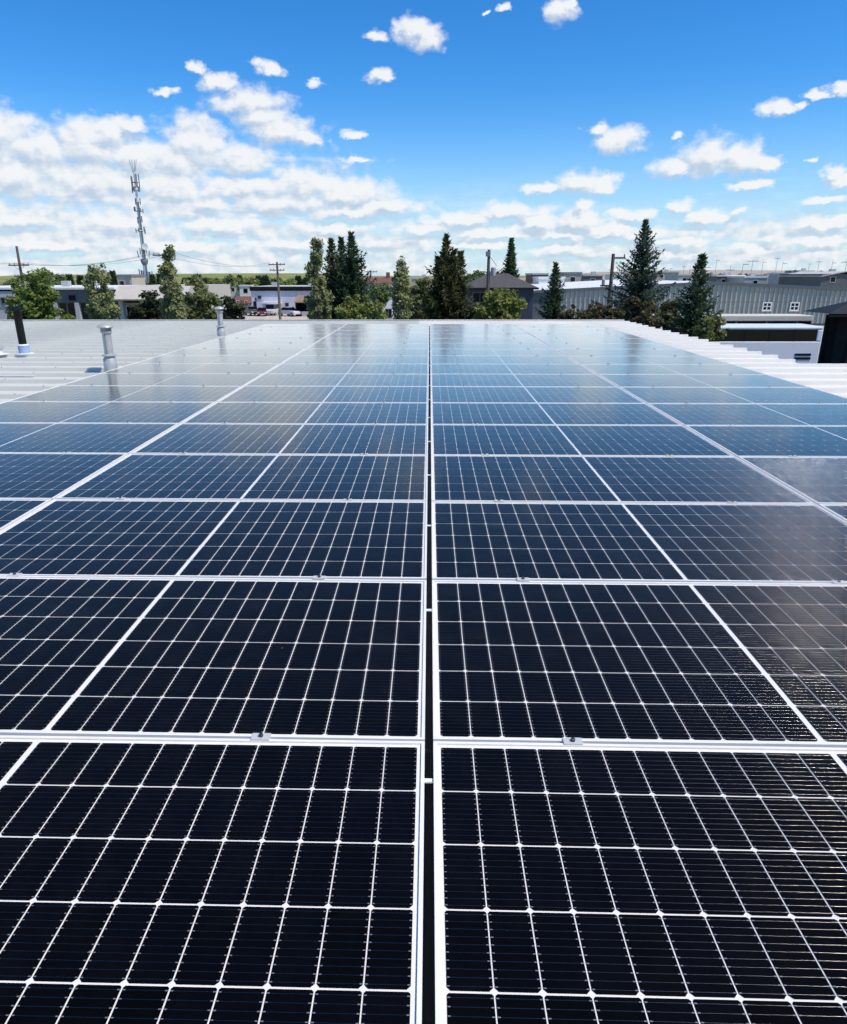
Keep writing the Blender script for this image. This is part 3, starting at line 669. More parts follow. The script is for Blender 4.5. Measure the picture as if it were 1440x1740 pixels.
def grow():
    # --- conifers
    def sp(px, top, w, Y, label, kind='spruce', seed=0, **k):
        return spruce(gx(px, Y), Y, gz(top, Y, px), w / 2 / ppm(Y), label, kind, seed, **k)
    sp(1086, 376, 108, 48, 'tall blue-green spruce, biggest of the trees at the right', 'blue_spruce', 5, bare=.16)
    sp(1186, 436, 118, 34, 'slender dark spruce at the right eave, before the long ribbed warehouse', 'spruce', 9, gap=.16)
    sp(942, 450, 60, 50, 'small narrow spruce before the left end of the ribbed warehouse', 'spruce', 12)
    sp(758, 402, 114, 42, 'bushy olive spruce with several tops, right of the central gap', 'olive_spruce', 3,
       leaders=[(.80, .1, gz(430, 42), .60, 3.6), (.42, -.2, gz(427, 42), .50, 4.0), (-.45, .15, gz(440, 42), .50, 3.6)])
    sp(600, 398, 112, 45, 'dark spruce with the tallest tip in the centre-left clump', 'spruce', 21)
    sp(583, 406, 84, 47, 'narrow dark spruce in the middle of the centre-left clump', 'spruce', 22)
    sp(566, 408, 80, 46, 'narrow dark spruce beside the poplar in the centre-left clump', 'olive_spruce', 23)
    sp(866, 407, 30, 112, 'thin columnar spruce rising behind the dark hip roof', 'spruce', 31, lsc=2.0, step=.2)
    # --- poplars and other broadleaf trees behind the roof edge
    def lf(px, top, bot, w, Y, label, kind, seed, shape='round', **k):
        x = gx(px, Y); zt = gz(top, Y, px); zb = gz(bot, Y, px); r = w / 2 / ppm(Y); h = zt - zb
        if shape == 'round': bl = [(0, 0, zb + h * .45, r * .9, r * .9, h * .48), (r * .35, 0, zb + h * .62, r * .6, r * .6, h * .34), (-r * .4, .1, zb + h * .4, r * .62, r * .6, h * .36)]
        elif shape == 'column': bl = [(0, 0, zb + h * .30, r * .85, r * .85, h * .30), (-r * .12, 0, zb + h * .60, r * .62, r * .62, h * .26), (r * .10, 0, zb + h * .84, r * .30, r * .30, h * .17)]
        elif shape == 'twin': bl = [(0, 0, zb + h * .28, r * .9, r * .85, h * .30), (-r * .42, 0, zb + h * .66, r * .42, r * .45, h * .24), (r * .30, 0, zb + h * .76, r * .36, r * .4, h * .25)]
        elif shape == 'wide': bl = [(0, 0, zb + h * .4, r * .95, r * .6, h * .5), (-r * .5, 0, zb + h * .35, r * .5, r * .5, h * .4), (r * .5, 0, zb + h * .45, r * .5, r * .5, h * .45)]
        return leafy(x, Y, zt, label, bl, kind, seed, **k)
    lf(172, 438, 566, 60, 38, 'pale green poplar left of the near silver flue, twin tops', 'poplar', 41, 'twin', n=5200, leaf=.095, clump=.26, bark='bark_pale', upright=.3, name='poplar_tree')
    lf(292, 416, 566, 46, 42, 'pale yellow-green poplar with narrow top beside the crossarm pole', 'poplar', 42, 'column', n=5600, leaf=.095, clump=.26, bark='bark_pale', upright=.3, name='poplar_tree')
    lf(541, 402, 560, 48, 43, 'tall narrow poplar at the left of the centre-left clump', 'poplar', 43, 'column', n=5200, leaf=.095, clump=.24, bark='bark_pale', upright=.3, name='poplar_tree')
    lf(682, 443, 560, 42, 40, 'pale slim poplar between the round shrub and olive spruce', 'poplar', 44, 'column', n=4800, leaf=.09, clump=.24, bark='bark_pale', upright=.3, name='poplar_tree')
    lf(54, 452, 570, 84, 34, 'bushy bright green maple behind the black vent pipe', 'maple', 45, 'round', n=6500, leaf=.095, clump=.30)
    lf(850, 486, 566, 92, 40, 'rounded lime-green tree beside the bare pole', 'lime', 46, 'round', n=6500, leaf=.10, clump=.30)
    lf(816, 505, 566, 60, 41, 'dark shrub at the foot of the rounded lime-green tree', 'dark', 47, 'round', n=2600, leaf=.10, clump=.28, name='shrub', cat='shrub')
    lf(614, 494, 570, 92, 38, 'broad round olive-green shrub below the dark spruces', 'lime', 48, 'wide', n=6500, leaf=.085, clump=.26, name='shrub', cat='shrub')
    lf(712, 470, 566, 56, 47, 'soft olive tree between pale poplar and olive spruce', 'olive', 49, 'round', n=4200, leaf=.11, clump=.30)
    lf(250, 486, 566, 74, 46, 'dark brownish shrub under the tan fascia', 'dark', 50, 'wide', n=4200, leaf=.11, clump=.30, name='shrub', cat='shrub')
    lf(340, 476, 570, 76, 49, 'wide olive shrub right of the narrow-topped poplar', 'olive', 51, 'wide', n=5600, leaf=.11, clump=.32, name='shrub', cat='shrub')
    lf(330, 460, 540, 50, 60, 'pale green tree behind the narrow-topped poplar', 'poplar', 52, 'round', n=3200, leaf=.13, clump=.4)
    lf(388, 500, 566, 44, 44, 'small dark shrub behind the farther silver flue', 'dark', 53, 'round', n=2600, leaf=.10, clump=.28, name='shrub', cat='shrub')
    lf(992, 510, 570, 84, 43, 'brown-green shrub between small spruce and crossarm pole', 'rust', 54, 'wide', n=4600, leaf=.09, clump=.26, name='shrub', cat='shrub')
    lf(1064, 502, 570, 122, 40, 'brown-green shrub under the tall blue-green spruce', 'rust', 55, 'wide', n=6500, leaf=.09, clump=.26, name='shrub', cat='shrub')
    lf(1130, 508, 585, 92, 36, 'brown-green shrub left of the slender dark spruce', 'rust', 56, 'wide', n=5600, leaf=.085, clump=.24, name='shrub', cat='shrub')
    lf(1215, 532, 590, 50, 32, 'low dark green shrub right of the slender dark spruce', 'olive', 57, 'round', n=2200, leaf=.08, clump=.22, name='shrub', cat='shrub')
    lf(1142, 508, 540, 34, 38, 'small bright green bush left of the slender dark spruce', 'lime', 58, 'round', n=1600, leaf=.08, clump=.2, name='shrub', cat='shrub')
    lf(108, 532, 562, 30, 37, 'small light green bush before the dark shopfront', 'maple', 59, 'round', n=1200, leaf=.08, clump=.2, name='shrub', cat='shrub')
    # --- beyond the long grey shop building
    lf(82, 455, 520, 62, 78, 'dense round green tree rising behind the grey shop roof', 'far', 61, 'round', n=4200, leaf=.17, clump=.5)
    lf(18, 470, 520, 60, 84, 'low green tree behind the shop roof at far left', 'far', 62, 'round', n=2400, leaf=.19, clump=.5)
    lf(806, 458, 500, 40, 125, 'round light tree peeping over the dark hip roof', 'far', 63, 'round', n=2000, leaf=.26, clump=.8)
    lf(648, 478, 520, 40, 88, 'green tree before the white house in the centre', 'far', 64, 'round', n=1800, leaf=.2, clump=.55)
    def nth2(k, c={}): c[k] = c.get(k, 0) + 1; return ['leftmost', 'second from left', 'third from left', 'fourth from left', 'fifth from left'][c[k] - 1]
    i = 0
    for px, top, w, Y, dark in ((122, 470, 18, 100, 1), (140, 472, 16, 104, 1), (158, 474, 22, 98, 0), (196, 464, 12, 110, 1), (215, 476, 30, 112, 0), (240, 474, 26, 120, 0),
                                (262, 470, 14, 118, 1), (274, 468, 14, 122, 1)):
        i += 1
        if dark: spruce(gx(px, Y), Y, gz(top, Y, px), w / 2 / ppm(Y), 'small far conifer in the line behind the grey shop, ' + nth2('conifer'), 'spruce', 200 + i, lsc=2.4, step=.3, group='far conifers behind the shop')
        else: lf(px, top, 500, w, Y, 'small far leafy tree in the line behind the grey shop, ' + nth2('leafy'), 'far', 200 + i, 'round', n=1100, leaf=.26, clump=.7, group='far leafy trees behind the shop')
    PLACE = ['leftmost', 'second from left', 'third from left', 'fourth from left', 'fifth from left', 'sixth from left', 'seventh from left', 'eighth from left', 'ninth from left'] + ['%s from left' % w for w in ORD[9:]] + ['%s from left' % w for w in ('nineteenth', 'twentieth')]
    cnt = {}
    def nth(k): cnt[k] = cnt.get(k, 0) + 1; return PLACE[cnt[k] - 1]
    rnd = random.Random(8)
    for k in range(30):
        px = 318 + k * 7.6 + rnd.uniform(-3, 3); Y = rnd.uniform(165, 330); dark = rnd.random() < .38
        top = rnd.uniform(470, 479); w = rnd.uniform(12, 24)
        if dark: spruce(gx(px, Y), Y, gz(top - 2, Y, px), w * .35 / ppm(Y), 'tiny far conifer below the green hill, ' + nth('conifer'), 'spruce', 300 + k, lsc=4.5, step=.7, group='far conifers below the hill')
        else: lf(px, top, 492, w, Y, 'tiny far leafy tree below the green hill, ' + nth('leafy'), ['far', 'maple', 'olive'][k % 3], 300 + k, 'round', n=800, leaf=.45, clump=1.1, group='far leafy trees below the hill', trunk_r=.2)
    for k in range(16):
        px = 1130 + k * 20 + rnd.uniform(-8, 8); Y = rnd.uniform(170, 320)
        lf(px, rnd.uniform(459, 467), 482, rnd.uniform(8, 18), Y, 'tiny far tree among the rooftops at the right, ' + nth('tree'), 'far_dark', 400 + k, 'round', n=500, leaf=.45, clump=1.1, group='far trees among the rooftops', trunk_r=.2)
grow()

# ---------------------------------------------------------------- buildings behind
MAT['pale_wall'] = mat('pale_grey_wall', (.46, .47, .47), rough=.8, var=.06, scale=1.5)
MAT['grey_fascia'] = mat('grey_fascia', (.13, .132, .135), rough=.7, var=.08, scale=2)
MAT['tan_fascia'] = mat('tan_fascia', (.50, .46, .40), rough=.75, var=.05, scale=2)
MAT['white_paint'] = mat('white_paint', (.74, .74, .72), rough=.6, var=.04, scale=2)
MAT['lilac_wall'] = mat('lilac_white_wall', (.58, .58, .66), rough=.75, var=.05, scale=.6)
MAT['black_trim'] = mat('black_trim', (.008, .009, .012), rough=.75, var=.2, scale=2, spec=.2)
MAT['dark_glass'] = mat('dark_window_glass', (.004, .005, .007), rough=.15, var=.2, scale=1, spec=.35)
MAT['roof_membrane'] = mat('pale_flat_roof', (.50, .49, .46), rough=.85, var=.10, scale=.4)
MAT['shingle'] = mat('dark_shingle', (.075, .070, .070), rough=.9, var=.25, scale=3, bump=.4, bscale=9)
MAT['red_shingle'] = mat('red_brown_shingle', (.17, .075, .060), rough=.9, var=.25, scale=3)
MAT['blue_wall'] = mat('dusk_blue_wall', (.022, .032, .055), rough=.75, var=.1, scale=1)
MAT['ribwall'] = mat('grey_green_metal_wall', (.33, .36, .33), rough=.5, metal=.0, color2=(.43, .43, .375), scale=.5, stretch=(1, 1, .3))
MAT['slate_wall'] = mat('slate_blue_wall', (.09, .12, .135), rough=.6, var=.08, scale=1)
MAT['cream'] = mat('cream_paint', (.62, .58, .48), rough=.65, var=.05, scale=1)
MAT['brick'] = mat('brown_brick', (.20, .11, .08), rough=.9, var=.2, scale=2)
MAT['beige'] = mat('beige_wall', (.46, .42, .34), rough=.8, var=.06, scale=1)
MAT['steel_white'] = mat('white_steel', (.66, .68, .70), rough=.45, metal=.2, var=.05, scale=2)
MAT['wood_pole'] = mat('weathered_pole_wood', (.13, .115, .10), rough=.9, var=.25, scale=4, stretch=(2, 2, .2), bump=.4, bscale=20)

def window(parent, x0, x1, y, z0, z1, frame, bars=1, name='window', fw=.07, sill=True, cross=False):
    """Window in a wall that faces the viewer (-Y): frame proud, pane set back, bars, sill."""
    w = MB()
    w.box(x0, x1, y - .05, y + .01, z1 - fw, z1).box(x0, x1, y - .05, y + .01, z0, z0 + fw)
    w.box(x0, x0 + fw, y - .05, y + .01, z0 + fw, z1 - fw).box(x1 - fw, x1, y - .05, y + .01, z0 + fw, z1 - fw)
    for k in range(bars):
        c = x0 + (x1 - x0) * (k + 1) / (bars + 1); w.box(c - fw * .4, c + fw * .4, y - .04, y + .01, z0 + fw, z1 - fw)
    if cross: c = (z0 + z1) / 2; w.box(x0 + fw, x1 - fw, y - .036, y + .01, c - fw * .35, c + fw * .35)
    o = w.build(name, frame, parent)
    MB().box(x0 + fw, x1 - fw, y - .015, y + .02, z0 + fw, z1 - fw).build('pane', MAT['dark_glass'], o)
    if sill: MB().box(x0 - .06, x1 + .06, y - .10, y - .051, z0 - .05, z0 + .005).build('sill', frame, o)
    return o

def shop_building():
    Y = 58.0
    xa, xb, xc, xd = gx(-130, Y), gx(34, Y), gx(198, Y), gx(322, Y)
    zt = gz(489, Y, 100); zf = gz(514, Y, 100)
    t = thing('shop_building', 'long low grey shop with columns and dark glass, far left', 'building', ((xa + xd) / 2, Y, 0))
    ox = (xa + xd) / 2
    def bx(name, x0, x1, y0, y1, z0, z1, m, par=None):
        return MB().box(x0 - ox, x1 - ox, y0 - Y, y1 - Y, z0, z1).build(name, m, par or t)
    bx('wall', xa, xb, Y - .2, Y + 14, 0, zt - .25, MAT['pale_wall'])
    bx('wall', xb + .003, xc, Y + 1.9, Y + 13.8, 0, zf, MAT['pale_wall'])
    bx('fascia', xb + .003, xc, Y, Y + 2.2, zf, zt - .12, MAT['grey_fascia'])
    bx('parapet_cap', xa - .1, xc, Y - .28, Y + 14.2, zt - .12, zt + .03, MAT['white_paint'])
    bx('wall', xc + .003, xd, Y + .6, Y + 12, 0, zf - .05, MAT['pale_wall'])
    # tan mansard over the right wing
    m = MB(); zl = gz(508, Y - .6, 250); zh = gz(486, Y, 250)
    m.prism([(-1.0, zl), (-.85, zl - .12), (12.2, zl - .12), (12.2, zh), (.5, zh)], 0, xc + .006 - ox, xd - ox)
    m.build('mansard_roof', MAT['tan_fascia'], t)
    n = 0
    for px in (91, 128, 163, 203, 240, 280):
        x = gx(px, Y); bx('column', x - .17, x + .17, Y - .05, Y + .29, 0, zf - .003 if px < 198 else zl - .13, MAT['pale_wall'])
    for a, b in ((44, 90), (92, 128), (130, 164), (166, 196)):
        window(t, gx(a, Y) - ox, gx(b, Y) - ox, 1.9, .5, zf - .12, MAT['grey_fascia'], bars=2, sill=False)
    for a, b in ((206, 240), (244, 280), (284, 316)):
        window(t, gx(a, Y) - ox, gx(b, Y) - ox, .6, .5, zf - .25, MAT['white_paint'], bars=2, sill=False)
    window(t, gx(2, Y) - ox, gx(10, Y) - ox, -.2, gz(516, Y), gz(504, Y), MAT['grey_fascia'], bars=0)
    for px in (122,):
        x = gx(px, Y); o = MB().box(x - .25 - ox, x + .25 - ox, -.09, -.002, gz(510, Y), gz(501, Y)).build('wall_lamp', MAT['black_trim'], t)
    for px in (60, 110):
        x = gx(px, Y); bx('roof_vent', x - .3, x + .3, Y + 5, Y + 5.6, zt + .03, zt + .5, MAT['galv'])
    # low block behind it
    Y2 = 84.0; x0, x1 = gx(203, Y2), gx(227, Y2)
    b = thing('block_building', 'small beige block rising behind the shop beside the cell tower', 'building', ((x0 + x1) / 2, Y2 + 2, 0))
    w = (x1 - x0) / 2; zt2 = gz(469, Y2, 215)
    MB().box(-w, w, -2, 2, 0, zt2).build('wall', MAT['beige'], b); MB().box(-w - .1, w + .1, -2.1, 2.1, zt2, zt2 + .18).build('parapet_cap', MAT['galv_dark'], b)
    window(b, -w + .2, -w + .75, -2, zt2 - 1.3, zt2 - .5, MAT['galv_dark'], bars=0); MB().box(w * .2, w * .7, -2.06, -2.0, zt2 - 1.2, zt2 - .2).build('panel', MAT['galv_dark'], b)
shop_building()

def white_workshop():
    Y = 129.0; x0, x1 = gx(427, Y), gx(548, Y); ox = (x0 + x1) / 2
    zt = gz(487, Y, 480); zw = gz(494, Y, 480)
    t = thing('workshop_building', 'white workshop with black roof band behind a gravel yard', 'building', (ox, Y, 0))
    MB().box(x0 - ox, x1 - ox, 0, 16, 0, zw).build('wall', MAT['lilac_wall'], t)
    MB().box(x0 - ox - .15, x1 - ox + .15, -.25, 16.2, zw, zt).build('roof_band', MAT['black_trim'], t)
    MB().box(x0 - ox + .1, x1 - ox - .1, .1, 16, zt, zt + .05).build('roof', MAT['roof_membrane'], t)
    px = lambda p: gx(p, Y) - ox
    # roll-up door of slats
    d = MB().box(px(451), px(472), -.03, -.002, 0, gz(514, Y)).build('garage_door', MAT['white_paint'], t)
    for k in range(6):
        z = .1 + k * (gz(514, Y) - .2) / 6
        MB().box(px(451.5), px(471.5), -.055, -.031, z, z + (gz(514, Y) - .2) / 6 - .05).build('slat', MAT['white_paint'], d)
    MB().box(px(448), px(478), -2.2, -.003, gz(515, Y), gz(512.5, Y)).build('canopy', MAT['white_paint'], t)
    for p in (448.6, 477.2): MB().box(px(p) - .09, px(p) + .09, -2.15, -1.97, 0, gz(515, Y) - .003).build('canopy_post', MAT['white_paint'], t)
    window(t, px(438), px(444), 0, gz(507, Y), gz(502, Y), MAT['grey_fascia'], bars=0)
    window(t, px(433), px(436), 0, gz(510, Y), gz(505, Y), MAT['grey_fascia'], bars=0)
    dr = MB().box(px(430), px(435), -.06, -.002, 0, 2.1).build('door', MAT['black_trim'], t)
    MB().box(px(434.2), px(434.6), -.10, -.061, 1.0, 1.1).build('handle', MAT['galv'], dr)
    window(t, px(484), px(490), 0, gz(524, Y), gz(514, Y), MAT['grey_fascia'], bars=1)
    for p in (455, 520): MB().box(px(p) - .5, px(p) + .5, 6, 7, zt + .05, zt + .7).build('roof_unit', MAT['galv'], t)
    # brown roofed shed before it
    Y2 = 120.0; sx0, sx1 = gx(502, Y2), gx(541, Y2)
    s = thing('shed', 'dark open shed with brown lean-to roof at the workshop', 'shed', ((sx0 + sx1) / 2, Y2, 0)); w = (sx1 - sx0) / 2
    za = gz(514, Y2); zb = gz(504, Y2)
    MB().prism([(-.4, za), (3.2, zb), (3.2, zb + .18), (-.4, za + .18)], 0, -w - .2, w + .2).build('roof', mat('brown_tin', (.28, .19, .12), rough=.7, var=.2, scale=1), s)
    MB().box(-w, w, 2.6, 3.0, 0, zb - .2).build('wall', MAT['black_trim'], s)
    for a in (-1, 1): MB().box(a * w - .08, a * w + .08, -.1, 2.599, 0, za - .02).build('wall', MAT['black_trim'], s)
    MB().box(-w * .5, w * .4, -.3, .5, 0, .8).build('bench', MAT['galv'], s)
    # small pink house at the left of it
    Y3 = 140.0; hx0, hx1 = gx(397, Y3), gx(424, Y3); w = (hx1 - hx0) / 2
    h = thing('house', 'small pinkish house with red-brown roof left of the workshop', 'house', ((hx0 + hx1) / 2, Y3, 0))
    ze = gz(516, Y3); zr = gz(505, Y3)
    MB().box(-w, w, 0, 6, 0, ze).build('wall', mat('pink_stucco', (.52, .36, .30), rough=.85, var=.08), h)
    MB().prism([(-.35, ze + .01), (3, zr), (6.35, ze + .01), (6.35, ze + .13), (3, zr + .14), (-.35, ze + .13)], 0, -w - .3, w + .3).build('roof', MAT['red_shingle'], h)
    window(h, -w * .7, -w * .25, 0, .8, 1.9, MAT['white_paint']); window(h, w * .3, w * .75, 0, .8, 1.9, MAT['white_paint'])
    MB().box(-.4, .4, -.05, -.002, 0, 1.95).build('door', MAT['brick'], h)
white_workshop()

def centre_houses():
    Y = 98.0; x0, x1 = gx(622, Y), gx(672, Y); ox = (x0 + x1) / 2; w = (x1 - x0) / 2
    t = thing('house', 'white house with red-brown roof between spruces and pale poplar', 'house', (ox, Y, 0))
    ze = gz(483, Y); zr = gz(473, Y)
    MB().box(-w, w, 0, 7, 0, ze).build('wall', MAT['white_paint'], t)
    r = MB().prism([(-.4, ze + .01), (3.5, zr), (7.4, ze + .01), (7.4, ze + .14), (3.5, zr + .14), (-.4, ze + .14)], 0, -w - .35, w + .35).build('roof', MAT['red_shingle'], t)
    MB().box(w * .3, w * .3 + .5, 3, 3.5, zr - .2, zr + .8).build('chimney', MAT['brick'], r)
    for a in (-.75, -.15, .45): window(t, w * a, w * a + .8, 0, ze - 1.5, ze - .4, MAT['grey_fascia'])
    for a in (-.6, .3): window(t, w * a, w * a + .9, 0, 1.0, 2.2, MAT['grey_fascia'])
    # dark hip roof
    Y = 88.0; x0, x1 = gx(788, Y), gx(915, Y); ox = (x0 + x1) / 2; w = (x1 - x0) / 2; ze = gz(489, Y); zr = gz(463, Y); d = 9.0
    t = thing('house', 'dark blue house with broad dark grey hip roof behind the bare pole', 'house', (ox, Y, 0))
    MB().box(-w + .5, w - .5, .5, d - .5, 0, ze - .02).build('wall', MAT['blue_wall'], t)
    ra, rb = -w * .26, w * .22
    b = [(-w, 0, ze), (w, 0, ze), (w, d, ze), (-w, d, ze)]; tp = [(ra, d / 2, zr), (rb, d / 2, zr)]
    roof = MB().poly([b[0], b[1], tp[1], tp[0]]).poly([b[2], b[3], tp[0], tp[1]]).poly([b[1], b[2], tp[1]]).poly([b[3], b[0], tp[0]])
    roof.quad(b[3], b[2], b[1], b[0]).build('roof', MAT['shingle'], t)
    MB().box(-w - .03, w + .03, -.08, -.003, ze - .20, ze + .02).build('gutter', MAT['black_trim'], t)
    for k in range(5): MB().box(ra + (rb - ra) * k / 4 - .12, ra + (rb - ra) * k / 4 + .12, d / 2 - .3, d / 2 - .05, zr - .1, zr + .16).build('roof_vent', MAT['black_trim'], t)
    window(t, -w * .75, -w * .35, .5, ze - 1.7, ze - .5, MAT['grey_fascia']); window(t, -w * .1, w * .3, .5, ze - 1.7, ze - .5, MAT['grey_fascia'])
centre_houses()

def warehouse():
    Y = 98.0; x0, xr, x1 = gx(904, Y), gx(1205, Y), gx(1600, Y); L = 46.0
    z0, zr, z1 = gz(493, Y, 904), gz(478, Y, 1205), gz(496, Y, 1600)
    t = thing('warehouse', 'long grey ribbed metal warehouse with low gable, at the right', 'warehouse', (xr, Y, 0)); o = xr
    def top(x): return z0 + (zr - z0) * (x - x0) / (xr - x0) if x < xr else zr + (z1 - zr) * (x - xr) / (x1 - xr)
    MB().prism([(x0 - o, 0), (x1 - o, 0), (x1 - o, z1 - .1), (0, zr - .1), (x0 - o, z0 - .1)], 1, 0, L).build('wall', MAT['slate_wall'], t)
    # wall sheets with standing ribs: each rib strip a part of its own
    n = 0; x = x0 + 2.4; P = .62
    while x < x1 - .3:
        za = min(top(x), top(x + P)) - .14
        m = MB(); a = x - o
        m.prism([(a + .006, -.003), (a + P - .006, -.003), (a + P - .006, -.03), (a + P - .17, -.03), (a + P - .21, -.19), (a + P - .36, -.19), (a + P - .40, -.03), (a + .006, -.03)], 2, .3, za)
        m.build('wall_sheet', MAT['ribwall'], t); x += P
    MB().box(x0 - o, x0 + 2.3 - o, -.06, -.003, .2, z0 - .25).build('corner_panel', MAT['slate_wall'], t)
    MB().box(x0 + 2.3 - o, x1 - o - .3, -.205, -.191, gz(513.6, Y, 1250), gz(512.9, Y, 1250)).build('girt_line', MAT['galv_dark'], t)
    for s, (xa, za, xb, zb) in enumerate(((x0 - .5, z0 - .06, xr, zr), (xr, zr, x1 + .5, z1 - .06))):
        xa -= o; xb -= o
        MB().prism([(xa, za), (xb, zb), (xb, zb - .09), (xa, za - .09)], 1, -.34, L + .3).build('roof', MAT['white_paint'], t)
        MB().prism([(xa, za + .02), (xb, zb + .02), (xb, zb - .34), (xa, za - .34)], 1, -.40, -.342).build('verge_trim', MAT['slate_wall'], t)
    for a, b in ((1298, 1314), (1345, 1361)):
        window(t, gx(a, Y) - o, gx(b, Y) - o, -.19, gz(528, Y, a), gz(513, Y, a), MAT['white_paint'], bars=1, fw=.16, cross=True)
    # dark gap building at its left end
    Y2 = 96.0; a, b = gx(876, Y2), gx(900, Y2)
    g = thing('lean_to', 'dark open lean-to at the left end of the ribbed warehouse', 'shed', ((a + b) / 2, Y2, 0)); w = (b - a) / 2
    zt = gz(491, Y2)
    MB().prism([(-.3, zt - .1), (6, zt + .35), (6, zt + .45), (-.3, zt)], 0, -w, w).build('roof', MAT['white_paint'], g)
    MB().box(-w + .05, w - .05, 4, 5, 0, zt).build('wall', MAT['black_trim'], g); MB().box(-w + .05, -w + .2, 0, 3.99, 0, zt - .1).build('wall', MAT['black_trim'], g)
    for q in (-1, 1): MB().box(q * (w - .1) - .06, q * (w - .1) + .06, -.2, -.05, 0, zt - .12).build('post', MAT['black_trim'], g)
warehouse()

def coach_and_trailer():
    # white coach in front: tinted windows, white skirt, grilles
    Y = 41.0; xb = gx(1411, Y); xa = xb - 11.8; zt = gz(554.5, Y, 1380); ox = (xa + xb) / 2; hl = (xb - xa) / 2
    t = thing('coach', 'white coach with long black window band parked beyond the right eave', 'bus', (ox, Y + 1.25, 0))
    wh = mat('white_coach_paint', (.76, .77, .79), rough=.3, var=.03, scale=1)
    zl, zh = gz(580, Y, 1380), gz(560.5, Y, 1380)
    bevel(MB().box(-hl, hl, -1.25, 1.25, .45, zl).build('body', wh, t), .06, 2)
    bevel(MB().box(-hl, hl, -1.25, 1.25, zh, zt).build('roof', wh, t), .08, 2)
    MB().box(-hl + .02, hl - .30, -1.22, 1.22, zl, zh).build('window_band', MAT['dark_glass'], t)
    bevel(MB().box(hl - .298, hl, -1.25, 1.25, zl, zh).build('end_pillar', wh, t), .05, 2)
    for k in range(8):
        x = -hl + .6 + k * 1.38
        MB().box(x - .03, x + .03, -1.238, -1.221, zl + .01, zh - .01).build('window_bar', MAT['black_trim'], t)
    for za, zb in ((600.5, 604.5), (607, 611)):
        g = MB().box(hl - 1.35, hl - .45, -1.275, -1.251, gz(zb, Y, 1380), gz(za, Y, 1380)).build('grille', MAT['black_trim'], t)
    for x in (-hl + 2.4, hl - 3.4, hl - 2.2):
        for sy in (-1, 1):
            w = MB().cone((x, sy * 1.22, .5), (x, sy * .95, .5), .5, .5, 24).build('wheel', MAT['black_pipe'], t)
            MB().cone((x, sy * 1.235, .5), (x, sy * 1.221, .5), .27, .27, 16).build('rim', MAT['galv'], w)
    MB().box(hl + .001, hl + .05, -.9, .9, zl + .2, zh - .15).build('rear_window', MAT['dark_glass'], t)
    for sy in (-1, 1): MB().box(hl + .001, hl + .03, sy * 1.05 - .09, sy * 1.05 + .09, .9, 1.5).build('tail_light', mat('tail_light', (.35, .02, .02), rough=.3), t)
    # long dark trailer behind it with a cream roof edge
    Y = 56.0; xb = gx(1388, Y); xa = xb - 13.6; zt = gz(536, Y, 1300); ox = (xa + xb) / 2; hl = (xb - xa) / 2
    t = thing('box_trailer', 'long black box trailer with cream roof behind the white coach', 'trailer', (ox, Y + 1.25, 0))
    bevel(MB().box(-hl, hl, -1.22, 1.22, 1.1, zt - .42).build('body', MAT['black_trim'], t), .03)
    bevel(MB().box(-hl - .05, hl + .05, -1.27, 1.27, zt - .418, zt).build('roof', MAT['cream'], t), .05, 2)
    MB().box(-hl + .2, hl - .2, -.5, .5, .85, 1.098).build('chassis', MAT['galv_dark'], t)
    for x in (-hl + 2, -hl + 3.2, hl - 1.6):
        for sy in (-1, 1):
            w = MB().cone((x, sy * 1.2, .5), (x, sy * .9, .5), .5, .5, 20).build('wheel', MAT['black_pipe'], t)
            MB().cone((x, sy * 1.212, .5), (x, sy * 1.201, .5), .26, .26, 14).build('rim', MAT['galv'], w)
    for k in range(6): MB().box(-hl + 1 + k * 2.3, -hl + 1.06 + k * 2.3, -1.25, -1.221, 1.15, zt - .45).build('side_post', MAT['galv_dark'], t)
    # dark pavilion at the frame edge
    Y = 50.0; D = 3.6; xe = gx(1369, Y + D); W = 7.2; ze = gz(533, Y, 1400); zp = gz(511, Y, 1440)
    t = thing('pavilion', 'dark open pavilion with low hip roof at the right edge', 'pavilion', (xe + W / 2, Y, 0))
    h = W / 2; a = -h + 2.5; c = h - 2.5
    b = [(-h, 0, ze), (h, 0, ze), (h, D, ze), (-h, D, ze)]; tp = [(a, D / 2, zp), (c, D / 2, zp)]
    dk = mat('dark_metal_roof', (.020, .026, .033), rough=.7, metal=.0, var=.1, scale=1, spec=.2)
    MB().poly([b[0], b[1], tp[1], tp[0]]).poly([b[2], b[3], tp[0], tp[1]]).poly([b[1], b[2], tp[1]]).poly([b[3], b[0], tp[0]]).quad(b[3], b[2], b[1], b[0]).build('roof', dk, t)
    MB().box(-h + .01, h - .01, .02, .10, ze - .22, ze - .002).build('fascia', MAT['black_trim'], t)
    for x in (-h + 2.1, 0.9, h - .5):
        for y in (.5, D - .5):
            MB().box(x - .22, x + .22, y - .22, y + .22, 0, ze - .223).build('post', MAT['black_trim'], t)
    for x in (-h + 1.95, -h + 2.4): MB().box(x - .07, x + .07, .15, .25, ze - .9, ze - .24).build('bracket', MAT['galv'], t)
    MB().box(-h + 1.7, h - .3, D - .22, D - .1, 0, ze - .23).build('wall', mat('pavilion_shade', (.022, .023, .025), rough=.8, var=.3, scale=2), t)  # dark sheet added behind the posts, stands for the shade in there
    # parked grass verge
    g = MB().quad((gx(1300, 60), 57.9, .012), (gx(1700, 60), 57.9, .012), (gx(1700, 60), 66, .012), (gx(1300, 60), 66, .012)).build('grass_verge', mat('mown_grass', (.15, .17, .06), rough=.95, color2=(.30, .27, .12), scale=.8))
    structure(g)
coach_and_trailer()

